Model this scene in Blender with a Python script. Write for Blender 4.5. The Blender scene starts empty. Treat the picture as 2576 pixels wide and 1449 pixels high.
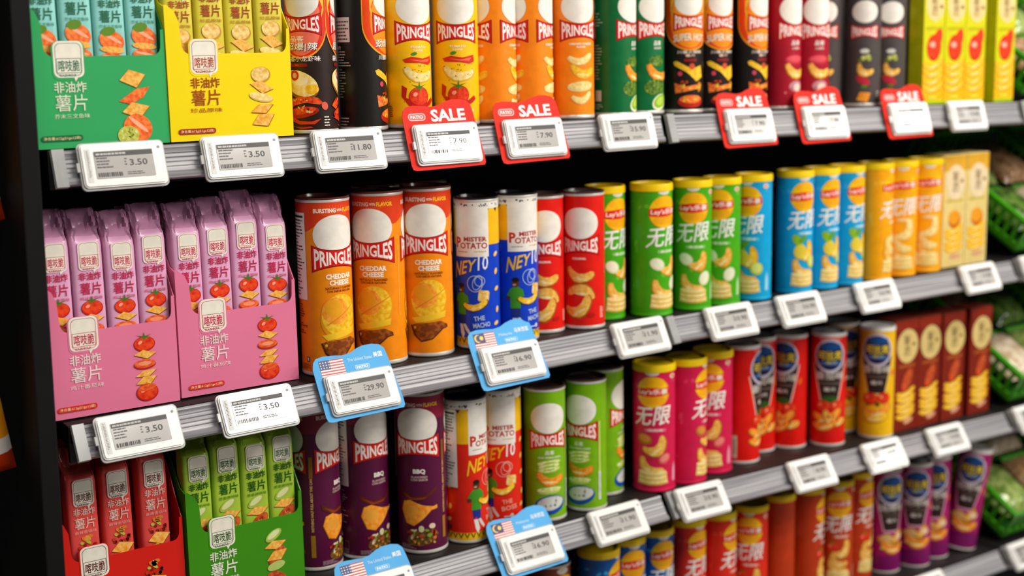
import bpy, bmesh, math, random
from mathutils import Vector, Matrix
random.seed(7)
SC = bpy.context.scene
COL = SC.collection
PI = math.pi

# ------------------------------------------------------------------ camera
YAW, PITCH, ROLL = math.radians(35.25882), math.radians(9.85892), math.radians(-1.05882)
cam_d = bpy.data.cameras.new('camera')
cam_d.sensor_width = 36.0
cam_d.lens = 48.913
cam_d.clip_start = 0.05
cam_d.dof.use_dof = True
cam_d.dof.focus_distance = 1.98
cam_d.dof.aperture_fstop = 2.3
cam = bpy.data.objects.new('camera', cam_d)
COL.objects.link(cam)
cy_, sy_, cp_, sp_ = math.cos(YAW), math.sin(YAW), math.cos(PITCH), math.sin(PITCH)
fwd = Vector((sy_*cp_, cy_*cp_, -sp_)); rgt = Vector((cy_, -sy_, 0)); upv = rgt.cross(fwd)
c_, s_ = math.cos(ROLL), math.sin(ROLL)
r2 = c_*rgt + s_*upv; u2 = -s_*rgt + c_*upv
cam.matrix_world = Matrix(((r2.x, u2.x, -fwd.x, 0), (r2.y, u2.y, -fwd.y, -1.8), (r2.z, u2.z, -fwd.z, 1.55), (0, 0, 0, 1)))
SC.camera = cam

# ------------------------------------------------------------------ view, world, lights
SC.view_settings.view_transform = 'Standard'
SC.view_settings.look = 'None'
SC.view_settings.exposure = 0.0
SC.view_settings.gamma = 1.0
SC.view_settings.use_curve_mapping = False
W = bpy.data.worlds.new('world'); SC.world = W; W.use_nodes = True
W.node_tree.nodes['Background'].inputs[0].default_value = (0.9, 0.93, 1.0, 1)
W.node_tree.nodes['Background'].inputs[1].default_value = 0.10

def area(name, loc, target, sx, sy, power, col=(1, 0.95, 0.88)):
    d = bpy.data.lights.new(name, 'AREA'); d.shape = 'RECTANGLE'; d.size = sx; d.size_y = sy
    d.energy = power; d.color = col
    o = bpy.data.objects.new(name, d); COL.objects.link(o); o.location = loc
    o.rotation_euler = (Vector(target) - Vector(loc)).to_track_quat('-Z', 'Y').to_euler()
    return o
area('ceiling_strip_lamp', (2.6, -1.55, 3.0), (1.7, 0.0, 0.9), 3.4, 0.3, 80)
area('ceiling_strip_lamp', (4.6, -3.9, 3.0), (2.0, 0.0, 0.9), 3.0, 0.3, 72)
area('left_fill_light', (0.1, -1.5, 3.0), (0.7, 0.0, 0.9), 0.8, 0.3, 14)  # weak fill light added to brighten the left end, not a store fixture
area('ceiling_spot_lamp', (2.15, -2.45, 3.0), (0.8, 0.0, 1.05), 0.36, 0.12, 13)
area('ceiling_spot_lamp', (3.25, -2.86, 3.0), (1.15, 0.0, 1.4), 0.36, 0.12, 13)
area('ceiling_spot_lamp', (6.2, -2.86, 3.0), (2.2, 0.0, 1.4), 0.5, 0.12, 16)

# ------------------------------------------------------------------ materials
def lin(h):
    h = h.lstrip('#'); o = []
    for i in (0, 2, 4):
        c = int(h[i:i+2], 16)/255
        o.append(c/12.92 if c <= 0.04045 else ((c+0.055)/1.055)**2.4)
    return (*o, 1)
_M = {}
def mat(h, rough=0.38, metal=0.0, noise=0.10, scale=60, h2=None, bump=0.0, coat=0.0, trans=0.0, kind='noise', stretch=(1, 1, 1), spec=0.35):
    key = (h, rough, metal, noise, scale, h2, bump, coat, trans, kind, stretch, spec)
    if key in _M: return _M[key]
    m = bpy.data.materials.new('print_' + h.lstrip('#')); m.use_nodes = True
    nt = m.node_tree; b = nt.nodes['Principled BSDF']
    b.inputs['Roughness'].default_value = rough; b.inputs['Metallic'].default_value = metal; b.inputs['Specular IOR Level'].default_value = spec
    if coat: b.inputs['Coat Weight'].default_value = coat; b.inputs['Coat Roughness'].default_value = 0.12
    if trans: b.inputs['Transmission Weight'].default_value = trans; b.inputs['IOR'].default_value = 1.3
    tc = nt.nodes.new('ShaderNodeTexCoord'); mp = nt.nodes.new('ShaderNodeMapping')
    mp.inputs['Scale'].default_value = stretch
    nt.links.new(tc.outputs['Object'], mp.inputs['Vector'])
    tx = nt.nodes.new('ShaderNodeTexNoise'); tx.inputs['Scale'].default_value = scale; tx.inputs['Detail'].default_value = 2
    nt.links.new(mp.outputs['Vector'], tx.inputs['Vector'])
    rp = nt.nodes.new('ShaderNodeValToRGB')
    a = lin(h); c = lin(h2) if h2 else tuple(x*(1-noise) for x in a[:3]) + (1,)
    rp.color_ramp.elements[0].position = 0.35; rp.color_ramp.elements[1].position = 0.65
    rp.color_ramp.elements[0].color = c; rp.color_ramp.elements[1].color = a
    nt.links.new(tx.outputs['Fac'], rp.inputs['Fac']); nt.links.new(rp.outputs['Color'], b.inputs['Base Color'])
    if bump:
        bp = nt.nodes.new('ShaderNodeBump'); bp.inputs['Strength'].default_value = bump; bp.inputs['Distance'].default_value = 0.002
        nt.links.new(tx.outputs['Fac'], bp.inputs['Height']); nt.links.new(bp.outputs['Normal'], b.inputs['Normal'])
    _M[key] = m
    return m
FOOD = {'chip': ('#E8A236', '#F6C765'), 'chipdark': ('#C97716', '#E8A030'), 'chippale': ('#E9C46A', '#F7E3A1'), 'cracker': ('#E59A2C', '#F8C463'),
        'salmon': ('#E8521E', '#FB8A3C'), 'meat': ('#A63214', '#D9632E'), 'tomato': ('#D2220C', '#EE4A1C'), 'slice': ('#DE4A1C', '#F0743C'),
        'herb': ('#2F5A16', '#6E8F2C'), 'bread': ('#6E3008', '#A5581A'), 'potato': ('#D9A640', '#F2D28A'), 'orangechip': ('#EE8412', '#F8A93C'),
        'onion': ('#C9D46A', '#E9EDB0'), 'wasabi': ('#A8AE30', '#D2D46A'), 'craw': ('#C4240A', '#F05A22'), 'grill': ('#3A2A12', '#8A5A20'), 'yellowchip': ('#E8A80C', '#F9CE3A')}
def cm(c):
    if c in FOOD:
        return mat(FOOD[c][0], h2=FOOD[c][1], scale=170)
    return mat(c)
METAL = lambda: mat('#D6D0C8', rough=0.3, metal=0.3, noise=0.05)
BLACK = lambda: mat('#0B0B0C', rough=0.6, noise=0.2, scale=30)

# ------------------------------------------------------------------ object helpers
def obj(name, bm, mats, parent=None, smooth=True, loc=None):
    me = bpy.data.meshes.new(name); bm.to_mesh(me); bm.free()
    for m in (mats if isinstance(mats, list) else [mats]): me.materials.append(m)
    if smooth:
        for p in me.polygons: p.use_smooth = True
        try: me.set_sharp_from_angle(angle=math.radians(35))
        except Exception: pass
    o = bpy.data.objects.new(name, me); COL.objects.link(o)
    if parent: o.parent = parent
    if loc: o.location = loc
    return o
def tag(o, label, cat, group=None, kind=None):
    o['label'] = label; o['category'] = cat
    if group: o['group'] = group
    if kind: o['kind'] = kind
    return o
def thing(name, label, cat, loc=(0, 0, 0), rz=0, group=None):
    o = bpy.data.objects.new(name, None); o.empty_display_size = 0.02; COL.objects.link(o)
    o.location = loc; o.rotation_euler = (0, 0, rz)
    return tag(o, label, cat, group)
def dup(root, loc, rot, label, group=None):
    r = root.copy(); COL.objects.link(r); r.location = loc; r.rotation_euler = rot; r['label'] = label
    if group: r['group'] = group
    for ch in list(root.children):
        c = ch.copy(); COL.objects.link(c); c.parent = r
        for g in list(ch.children):
            d = g.copy(); COL.objects.link(d); d.parent = c
    return r
def box(bm, x0, x1, y0, y1, z0, z1, mi=0, bev=0):
    r = bmesh.ops.create_cube(bm, size=1)
    vs = r['verts']
    for v in vs:
        v.co = Vector(((x0+x1)/2 + v.co.x*(x1-x0), (y0+y1)/2 + v.co.y*(y1-y0), (z0+z1)/2 + v.co.z*(z1-z0)))
    fs = {f for v in vs for f in v.link_faces}
    for f in fs: f.material_index = mi
    if bev:
        es = list({e for f in fs for e in f.edges})
        rr = bmesh.ops.bevel(bm, geom=es, offset=bev, segments=2, profile=0.6, affect='EDGES')
        for f in rr['faces']: f.material_index = mi
def lathe(bm, prof, seg=64, mi=0):
    rings = []
    for r, z in prof:
        rings.append([bm.verts.new((r*math.sin(2*PI*i/seg), -r*math.cos(2*PI*i/seg), z)) for i in range(seg)] if r > 1e-6 else [bm.verts.new((0, 0, z))])
    for a, b in zip(rings, rings[1:]):
        for i in range(seg):
            j = (i+1) % seg
            if len(a) == 1 and len(b) == 1: continue
            if len(a) == 1: f = bm.faces.new((a[0], b[j], b[i]))
            elif len(b) == 1: f = bm.faces.new((a[i], a[j], b[0]))
            else: f = bm.faces.new((a[i], a[j], b[j], b[i]))
            f.material_index = mi
def prism(bm, pts, y0, y1, mi=0):
    """closed outline in x-z extruded along y"""
    a = [bm.verts.new((x, y0, z)) for x, z in pts]; b = [bm.verts.new((x, y1, z)) for x, z in pts]
    f = [bm.faces.new(a), bm.faces.new(b[::-1])]
    n = len(pts)
    for i in range(n):
        f.append(bm.faces.new((a[(i+1) % n], a[i], b[i], b[(i+1) % n])))
    for q in f: q.material_index = mi
    bmesh.ops.recalc_face_normals(bm, faces=f)

# ------------------------------------------------------------------ printed artwork (flat millimetre drawings laid on a surface)
_T = {}
def glyphs(s, bold, res):
    k = (s, bold, res)
    if k not in _T:
        c = bpy.data.curves.new('t', 'FONT'); c.body = s; c.size = 1; c.resolution_u = res; c.fill_mode = 'FRONT'; c.offset = bold
        o = bpy.data.objects.new('t', c); m = o.to_mesh()
        vs = [(v.co.x, v.co.y) for v in m.vertices]; fs = [tuple(p.vertices) for p in m.polygons]
        o.to_mesh_clear(); bpy.data.objects.remove(o); bpy.data.curves.remove(c)
        x0 = min(v[0] for v in vs); x1 = max(v[0] for v in vs); y0 = min(v[1] for v in vs); y1 = max(v[1] for v in vs)
        vs = [(2*(x-x0)/(x1-x0)-1, 2*(y-y0)/(y1-y0)-1) for x, y in vs]
        _T[k] = (vs, fs)
    return _T[k]
def ell(w, h, n=28, rot=0, cx=0, cy=0):
    c, s = math.cos(math.radians(rot)), math.sin(math.radians(rot)); o = []
    for i in range(n):
        a = 2*PI*i/n; x, y = w/2*math.cos(a), h/2*math.sin(a)
        o.append((cx + x*c - y*s, cy + x*s + y*c))
    return o
def rrect(w, h, r=2, cx=0, cy=0, n=4, rot=0):
    o = []; c, s = math.cos(math.radians(rot)), math.sin(math.radians(rot))
    for sx, sy, a0 in ((1, 1, 0), (-1, 1, 90), (-1, -1, 180), (1, -1, 270)):
        for i in range(n+1):
            a = math.radians(a0 + 90*i/n)
            x, y = sx*(w/2-r)+r*math.cos(a), sy*(h/2-r)+r*math.sin(a)
            o.append((cx+x*c-y*s, cy+x*s+y*c))
    return o
class Art:
    def __init__(s): s.ops = []; s.layer = 0; s.ox = 0; s.oy = 0
    def poly(s, pts, c, up=True):
        if up: s.layer += 1
        s.ops.append(([(x+s.ox, y+s.oy) for x, y in pts], [tuple(range(len(pts)))], c, s.layer))
    def rect(s, u, v, w, h, c, up=True): s.poly([(u-w/2, v-h/2), (u+w/2, v-h/2), (u+w/2, v+h/2), (u-w/2, v+h/2)], c, up)
    def text(s, t, u, v, w, h, c, bold=0.02, res=2, shear=0, rot=0, warp=None, up=True):
        if up: s.layer += 1
        if bold > 0 and any(ord(ch) > 0x2E80 for ch in t):
            e = bold*h*.55
            for dx, dy in ((-e, 0), (e, 0), (0, e), (0, -e)):
                s.text(t, u+dx, v+dy, w, h, c, 0, res, shear, rot, warp, up)
            return
        vs, fs = glyphs(t, bold, res); o = []
        cr, sr = math.cos(math.radians(rot)), math.sin(math.radians(rot))
        for x, y in vs:
            if warp: px, py = warp(x, y)
            else: px, py = x*w/2 + shear*y*h/2, y*h/2
            o.append((u + px*cr - py*sr + s.ox, v + px*sr + py*cr + s.oy))
        s.ops.append((o, fs, c, s.layer))
    def lines(s, u, v, w, h, n, c, seed=1):
        """fine print too small to read: broken thin rules"""
        rnd = random.Random(seed); s.layer += 1
        for i in range(n):
            y = v + h/2 - h*(i+0.5)/n; x = u-w/2; e = u-w/2 + w*rnd.uniform(0.6, 1)
            while x < e:
                q = min(rnd.uniform(2, 7), e-x)
                s.rect(x+q/2, y, q*0.85, h/n*0.42, c, up=False); x += q
    # --- food pictures
    def chip(s, u, v, w, h, rot=0, c='chip', rim='#B8741A'):
        s.poly(ell(w, h, 28, rot, u, v-h*0.05), rim); s.poly(ell(w*0.98, h*0.9, 28, rot, u, v+h*0.02), c)
        s.poly(ell(w*0.6, h*0.4, 20, rot+12, u-w*0.08, v+h*0.15), 'chippale' if c != 'chippale' else '#F7EBC0')
    def saddle(s, u, v, w, h, rot=0, c='chip', rim='#A8641A'):
        """curved crisp seen from the side"""
        def sh(k, dy): 
            up = [(-1, .25), (-.8, .42), (-.5, .22), (-.1, .1), (.3, .2), (.7, .48), (.92, .5), (1, .3)]
            lo = [(.92, .05), (.6, -.25), (.2, -.46), (-.2, -.5), (-.6, -.32), (-.9, 0)]
            cr, sr = math.cos(math.radians(rot)), math.sin(math.radians(rot)); o = []
            for x, y in lo[::-1] + up[::-1]:
                x, y = x*w/2*k, y*h*k+dy; o.append((u+x*cr-y*sr, v+x*sr+y*cr))
            return o
        s.poly(sh(1.03, -h*.03), rim); s.poly(sh(.95, h*.02), c); s.poly(ell(w*.5, h*.18, 18, rot+8, u, v-h*.2), 'chippale')
    def cracker(s, u, v, w, h, rot=0, c='cracker', rim='#9C5A14'):
        d = [(-.5, 0), (-.1, .5), (.5, .12), (.1, -.5)]; cr, sr = math.cos(math.radians(rot)), math.sin(math.radians(rot))
        f = lambda dx, dy: [(u+dx+x*w*cr-y*h*sr, v+dy+x*w*sr+y*h*cr) for x, y in d][::-1]
        s.poly(f(.6, -.9), rim); s.poly(f(0, 0), c)
        s.layer += 1
        for x, y in ((-.15, .05), (.1, .15), (.15, -.15), (-.02, -.2)): s.poly(ell(1, .7, 8, 0, u+x*w, v+y*h), '#B06A18', up=False)
    def tomato(s, u, v, w, h, leaf=True):
        s.poly(ell(w, h, 30, 0, u, v), '#C01A08'); s.poly(ell(w*.92, h*.88, 30, 0, u, v+h*.03), 'tomato'); s.poly(ell(w*.22, h*.2, 14, 30, u-w*.2, v+h*.12), '#F9A080')
        if leaf:
            st = []
            for i in range(12):
                a = 2*PI*i/12; r = (.36 if i % 2 else .09)*(1.25 if i in (1, 5, 3) else 1); st.append((u+r*w*math.cos(a), v+h*.46+r*h*.75*math.sin(a)))
            s.poly(st, '#3A7A1C')
    def slice(s, u, v, w, h, rot=0):
        s.poly(ell(w, h, 26, rot, u, v-h*.06), '#B0260C'); s.poly(ell(w*.97, h*.88, 26, rot, u, v+h*.04), 'slice'); s.poly(ell(w*.6, h*.45, 18, rot, u, v+h*.06), '#F2946A')
    def bits(s, u, v, w, h, n, cols, seed=3, size=3):
        rnd = random.Random(seed); s.layer += 1
        for i in range(n):
            s.poly(ell(size*rnd.uniform(.6, 1.5), size*rnd.uniform(.5, 1.1), 8, rnd.uniform(0, 180), u+rnd.uniform(-w/2, w/2), v+rnd.uniform(-h/2, h/2)), cols[i % len(cols)], up=False)
    # --- build
    def build(s, bm, mats, place, step=None):
        idx = {}
        def mi(c):
            m = cm(c)
            if m.name not in idx:
                if m in mats: idx[m.name] = mats.index(m)
                else: mats.append(m); idx[m.name] = len(mats)-1
            return idx[m.name]
        t = bmesh.new(); lay = t.verts.layers.int.new('L')
        for vs, fs, c, L in s.ops:
            k = mi(c); vv = [t.verts.new((x, y, 0)) for x, y in vs]
            for q in vv: q[lay] = L
            area2 = 0
            for f in fs:
                try: ff = t.faces.new([vv[i] for i in f]); ff.material_index = k
                except ValueError: continue
        t.normal_update()
        bmesh.ops.reverse_faces(t, faces=[f for f in t.faces if f.normal.z < 0])
        bmesh.ops.triangulate(t, faces=[f for f in t.faces if len(f.verts) > 3])
        if step:
            xs = [v.co.x for v in t.verts]; x = math.ceil(min(xs)/step)*step
            while x < max(xs):
                big = [e for e in t.edges if (e.verts[0].co.x-x)*(e.verts[1].co.x-x) < -1e-9]
                if big:
                    fs = {f for e in big for f in e.link_faces}
                    es = {e for f in fs for e in f.edges}; vs_ = {v for f in fs for v in f.verts}
                    bmesh.ops.bisect_plane(t, geom=list(fs)+list(es)+list(vs_), dist=1e-5, plane_co=(x, 0, 0), plane_no=(1, 0, 0))
                x += step
        mp = {}
        for v in t.verts: mp[v] = bm.verts.new(place(v.co.x, v.co.y, v[lay]))
        for f in t.faces:
            try: g = bm.faces.new([mp[v] for v in f.verts]); g.material_index = f.material_index
            except ValueError: pass
        t.free()
def on_can(R):
    st = 3.0
    def f(u, v, L):
        r = R + 0.0003 + 0.000012*L; i = math.floor(u/st+1e-6); t = u/st-i
        a, b = i*st/(R*1000), (i+1)*st/(R*1000)
        return (r*(math.sin(a)*(1-t)+math.sin(b)*t), -r*(math.cos(a)*(1-t)+math.cos(b)*t), v/1000)
    return f
def on_flat(y):
    return lambda u, v, L: (u/1000, y-0.0003-0.000012*L, v/1000)

# ------------------------------------------------------------------ shelves
XN = (0.5614, 1.5944, 2.5948, 3.60)
ZK = (1.42554, 1.06883, 0.74729, 0.41959)
OFF = ((.0011, .0023, -.0130, -.0130), (-.0072, .0056, .0041, .0041), (-.0101, .0061, -.0115, -.0115), (-.0054, .0054, 0, 0))
TILT = [math.radians(a) for a in (17, 27, 33, 35)]
def zoff(k, X):
    if X <= XN[0]: 
        s = (OFF[k][1]-OFF[k][0])/(XN[1]-XN[0]); return OFF[k][0] + 0*s
    for i in range(3):
        if X <= XN[i+1]:
            t = (X-XN[i])/(XN[i+1]-XN[i]); return OFF[k][i]*(1-t)+OFF[k][i+1]*t
    return OFF[k][3]
def zs(k, X): return ZK[k] + zoff(k, X) + 0.003
ROWN = ('top shelf', 'second shelf from the top', 'third shelf from the top', 'lowest shelf')
RAILM = mat('#A3A1A3', rough=0.4, metal=0.15, noise=0.0, h2='#7A787C', scale=9, stretch=(0.25, 6, 22))
CAPM = mat('#D9DAD8', rough=0.12, noise=0.04, trans=0.55)
BOARDM = mat('#1D1A19', rough=0.5, noise=0.3, scale=20)
BAYN = ('near the black end panel', 'in the middle bay', 'under the green crates')
for bay in range(3):
    xa, xb = XN[bay]+(0.004 if bay else -0.012), XN[bay+1]-0.006
    for k in range(4):
        za, zb = zs(k, xa), zs(k, xb)
        sh = thing('store_shelf', 'dark metal %s with grey label rail, %s' % (ROWN[k], BAYN[bay]), 'shelf', (xa, 0, za), 0, 'gondola shelves')
        Lx = xb-xa; dz = zb-za
        bm = bmesh.new(); box(bm, 0, Lx, 0.004, 0.45, -0.028, -0.001, 0, 0.002); box(bm, 0, Lx, 0.004, 0.012, -0.052, -0.002, 0)
        for v in bm.verts: v.co.z += dz*v.co.x/Lx
        obj('board', bm, BOARDM, sh)
        # rail: tilted grooved strip
        t = TILT[k]; n = Vector((0, -math.cos(t), math.sin(t))); dn = Vector((0, -math.sin(t), -math.cos(t)))
        prof = [(0, -0.003), (0, 0.0035), (.0015, .0045), (.004, .0045), (.006, .003), (.010, .0028), (.011, .0036), (.012, .0028), (.016, .0028), (.017, .0036), (.018, .0028), (.022, .0028), (.023, .0036), (.024, .0028), (.028, .0028), (.029, .0036), (.030, .0028), (.035, .0028), (.038, .0050), (.0415, .0062), (.045, .0050), (.046, .002), (.046, -.003)]
        bm = bmesh.new(); rings = []
        for x in (0.010 if bay == 0 else 0.003, Lx-0.003):
            rings.append([bm.verts.new(Vector((x, 0, -0.003+dz*x/Lx)) + dn*s + n*h) for s, h in prof])
        q = len(prof)
        for i in range(q): bm.faces.new((rings[0][i], rings[1][i], rings[1][(i+1) % q], rings[0][(i+1) % q]))
        bm.faces.new(rings[0][::-1]); bm.faces.new(rings[1])
        bmesh.ops.recalc_face_normals(bm, faces=bm.faces[:])
        rail = obj('label_rail', bm, RAILM, sh)
        bm = bmesh.new()
        for x in ((0.002,) if bay == 0 else (0.0,)):
            a = []
            for xx in (x, x+0.016):
                a.append([bm.verts.new(Vector((xx, 0, -0.003+dz*xx/Lx)) + dn*s + n*h) for s, h in ((-.002, -.002), (-.002, .0060), (.048, .0064), (.048, -.002))])
            for i in range(4): bm.faces.new((a[0][i], a[1][i], a[1][(i+1) % 4], a[0][(i+1) % 4]))
            bm.faces.new(a[0][::-1]); bm.faces.new(a[1])
        bmesh.ops.recalc_face_normals(bm, faces=bm.faces[:])
        obj('end_cap', bm, CAPM, rail)
        for x in (0.0, Lx-0.004):
            bm = bmesh.new(); box(bm, x, x+0.004, 0.20, 0.44, -0.075, -0.029)
            for v in bm.verts: v.co.z += dz*v.co.x/Lx
            obj('bracket', bm, BOARDM, sh)
bm = bmesh.new(); box(bm, 0.535, 3.62, 0.452, 0.47, 0.0, 2.1)
tag(obj('back_panel', bm, BLACK(), None, False), 'black back panel behind all the shelves of snacks', 'panel')
bm = bmesh.new(); box(bm, 0.4995, 0.5240, -0.055, 0.47, 0.0, 2.1, 0, 0.002)
for v in bm.verts: v.co.x += (1.6-v.co.z)*-0.0133
tag(obj('end_panel', bm, mat('#090909', rough=0.7, noise=0.25, scale=40, spec=.2), None, False), 'tall matt black end panel beside the green and pink cartons', 'panel')
bm = bmesh.new(); box(bm, -4, 7, -5, 3, -0.05, 0)
o = obj('floor', bm, mat('#8A8680', rough=0.35, noise=0.12, scale=3), None, False); o['kind'] = 'structure'
bm = bmesh.new(); box(bm, -4, 7, 2.6, 2.75, 0, 3.2)
o = obj('wall_back', bm, mat('#2A2A28', rough=0.7, noise=0.2, scale=4), None, False); o['kind'] = 'structure'

# ------------------------------------------------------------------ cans
def can_mesh(R, H, base, art, lidkind):
    """returns list of (part name, mesh, materials)"""
    root = None
    bm = bmesh.new(); mats = [cm(base)]
    lathe(bm, [(R-.0025, .0045), (R, .006), (R, H-.007), (R-.001, H-.006)], 72)
    for f in bm.faces: f.smooth = True
    art.build(bm, mats, on_can(R), 3.0)
    return bm, mats
def make_can(name, R, H, base, art, lid, label, group, cat='crisp can'):
    t = thing(name, label, cat, (0, 0, 0), 0, group)
    bm, mats = can_mesh(R, H, base, art, lid)
    cb = obj('can_body', bm, mats, t)
    cb.data.normals_split_custom_set_from_vertices([Vector((v.co.x, v.co.y, 0)).normalized() for v in cb.data.vertices])
    bm = bmesh.new(); lathe(bm, [(0, .003), (R-.004, .003), (R-.003, 0), (R-.0005, 0), (R+.0006, .0015), (R+.0006, .0045), (R, .006)], 64)
    obj('base_rim', bm, METAL() if lid != 'yellow' else cm(base), t)
    if lid == 'yellow':
        bm = bmesh.new(); lathe(bm, [(R, H-.013), (R+.0011, H-.0125), (R+.0011, H-.003), (R+.0004, H), (R-.003, H), (R-.004, H-.0035), (0, H-.0035)], 64)
        obj('lid', bm, mat('#F2CC08', rough=0.35, noise=0.05), t)
    else:
        bm = bmesh.new(); lathe(bm, [(R-.0005, H-.0075), (R+.0007, H-.0068), (R+.0008, H-.0045), (R+.0004, H-.003)], 64)
        obj('top_rim', bm, METAL() if lid != 'white' else mat('#E6E2DC', rough=.3), t)
        c = {'clear': '#4A3632', 'dark': '#191614', 'white': '#F0ECE6', 'redtop': '#5A2A22'}[lid]
        bm = bmesh.new(); lathe(bm, [(R+.0006, H-.003), (R+.0004, H), (R-.003, H), (R-.004, H-.004), (0, H-.004)], 64)
        obj('lid', bm, mat(c, rough=0.25, noise=0.06, coat=0.3), t)
    return t
def bow(w, end, mid):
    n = 14; top = []; bot = []
    for i in range(n+1):
        x = -1+2*i/n; hh = mid+(end-mid)*x*x; top.append((x*w, hh)); bot.append((x*w, -hh))
    return bot + top[::-1]
def pringle(a, u, R, H, us=False, k=1.0, red='#D8140E', oval='#EFE8DC', ov=None, bv=None):
    s = R/0.0362*k
    ov = ov or (0.794*H*1000 if us else 0.775*H*1000); bv = bv or (0.663*H*1000 if us else 0.612*H*1000)
    w, e, m = 35*s, 17.5*s, 10.0*s
    a.ox, a.oy = u, 0
    a.poly(ell(66*s, 54*s, 40, 0, 0, ov), oval)
    a.ox, a.oy = u, bv
    a.poly(bow(w+1.2, e+1.4, m+1.4), '#7E0A0A'); a.poly(bow(w, e, m), red)
    a.text('PRINGLES', 0, 0, 1, 1, '#F6EFE6', bold=.028, warp=lambda x, y: (x*w*.92, y*(m*.8+(e*.84-m*.8)*x*x)))
    a.ox = a.oy = 0
SPECS = {}
def full(a, v0, v1, c, R): a.rect(0, (v0+v1)/2, 2*PI*R*1000-0.02, v1-v0, c)
def nutri(a, u, v, w, h, seed=5):
    a.rect(u, v, w, h, '#E9E2D2'); a.rect(u, v, w-1.5, h-1.5, '#F4EEE2'); a.lines(u, v-2, w-6, h-14, 24, '#3A3634', seed); a.rect(u, v+h/2-6, w-6, 3.2, '#26221F'); a.rect(u, v+h/2-12, w-6, 1, '#26221F')
P_, C_, M_, L_, K_, O_ = .0354, .0397, .0354, .0346, .0378, .0352
HP, HC, HM, HL, HO = .233, .267, .243, .233, .231

def art_cheddar():
    a = Art(); R = C_
    wav = [(-127, 260.3)] + [(-127+254*i/40, 222+5*math.sin(i*.9)) for i in range(41)] + [(127, 260.3)]
    a.poly(wav[::-1], '#DC3A0C')
    for c in (0, 92):
        a.ox = c; a.layer += 1
        for i in range(15):
            x = -34+68*i/14; a.poly([(x*.5, 240), (x*.5+.5, 240), (x+.5, 255), (x, 255)], '#F0763A', up=False)
        a.ox = 0
    for c in (0, 92):
        a.text('BURSTING', c-17, 248, 34, 6.5, '#F8EFDD', .03); a.text('WITH', c+6, 248, 9, 4, '#F8EFDD', .02); a.text('FLAVOR', c+25, 248, 25, 6.5, '#FFC41E', .03)
        pringle(a, c, R, HC, True)
        a.text('CHEDDAR', c+3, 150, 44, 8, '#FFF3DE', .045); a.text('CHEESE', c+3, 140.5, 34, 8, '#FFF3DE', .045)
        a.text('NATURALLY FLAVORED', c+3, 132.5, 46, 3.6, '#7A2A08', .02); a.text('CON SABOR NATURAL', c+3, 128, 42, 3.4, '#7A2A08', .02)
        a.poly(ell(62, 70, 36, -14, c+2, 88), '#E79A10'); a.poly(ell(58, 62, 36, -14, c+2, 92), 'yellowchip'); a.poly(ell(42, 40, 30, -20, c-6, 98), 'orangechip'); a.poly(ell(30, 26, 24, -20, c-8, 102), '#F0A41E')
        a.poly([(c-20, 78), (c+30, 108), (c+31, 107), (c-19, 76.5)], '#D98A14')
        a.poly([(c-28, 62), (c+30, 72), (c+28, 62), (c-20, 54)], '#F4C22A')
        o = [(-30, 50), (-24, 52), (20, 56), (32, 50), (33, 45), (24, 43), (6, 28), (-12, 24), (-24, 34)]
        a.poly([(x+c, y) for x, y in o][::-1], '#4A1E06'); a.poly([(x*.93+c, y*.95+3.2) for x, y in o][::-1], 'bread'); a.poly(ell(26, 9, 18, 8, c, 46), '#7E3A0E')
        a.poly(ell(4, 4, 10, 0, c-22, 47), '#E9B41E')
    nutri(a, -74, 180, 50, 130); a.lines(-74, 88, 46, 50, 14, '#6A2A06', 8)
    a.rect(-53, 25, 6, 7, '#1A1612'); a.rect(-53, 25, 3, 5, '#E8E0D0'); a.lines(-58, 14, 20, 9, 5, '#6A2A06', 9)
    a.text('MORE CRUNCH IN EVERY CAN', 47, 110, 80, 3.2, '#FBE3A8', .02, rot=90) if False else None
    a.lines(46, 130, 2.2, 110, 60, '#F9CF6A', 4)
    return a
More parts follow.
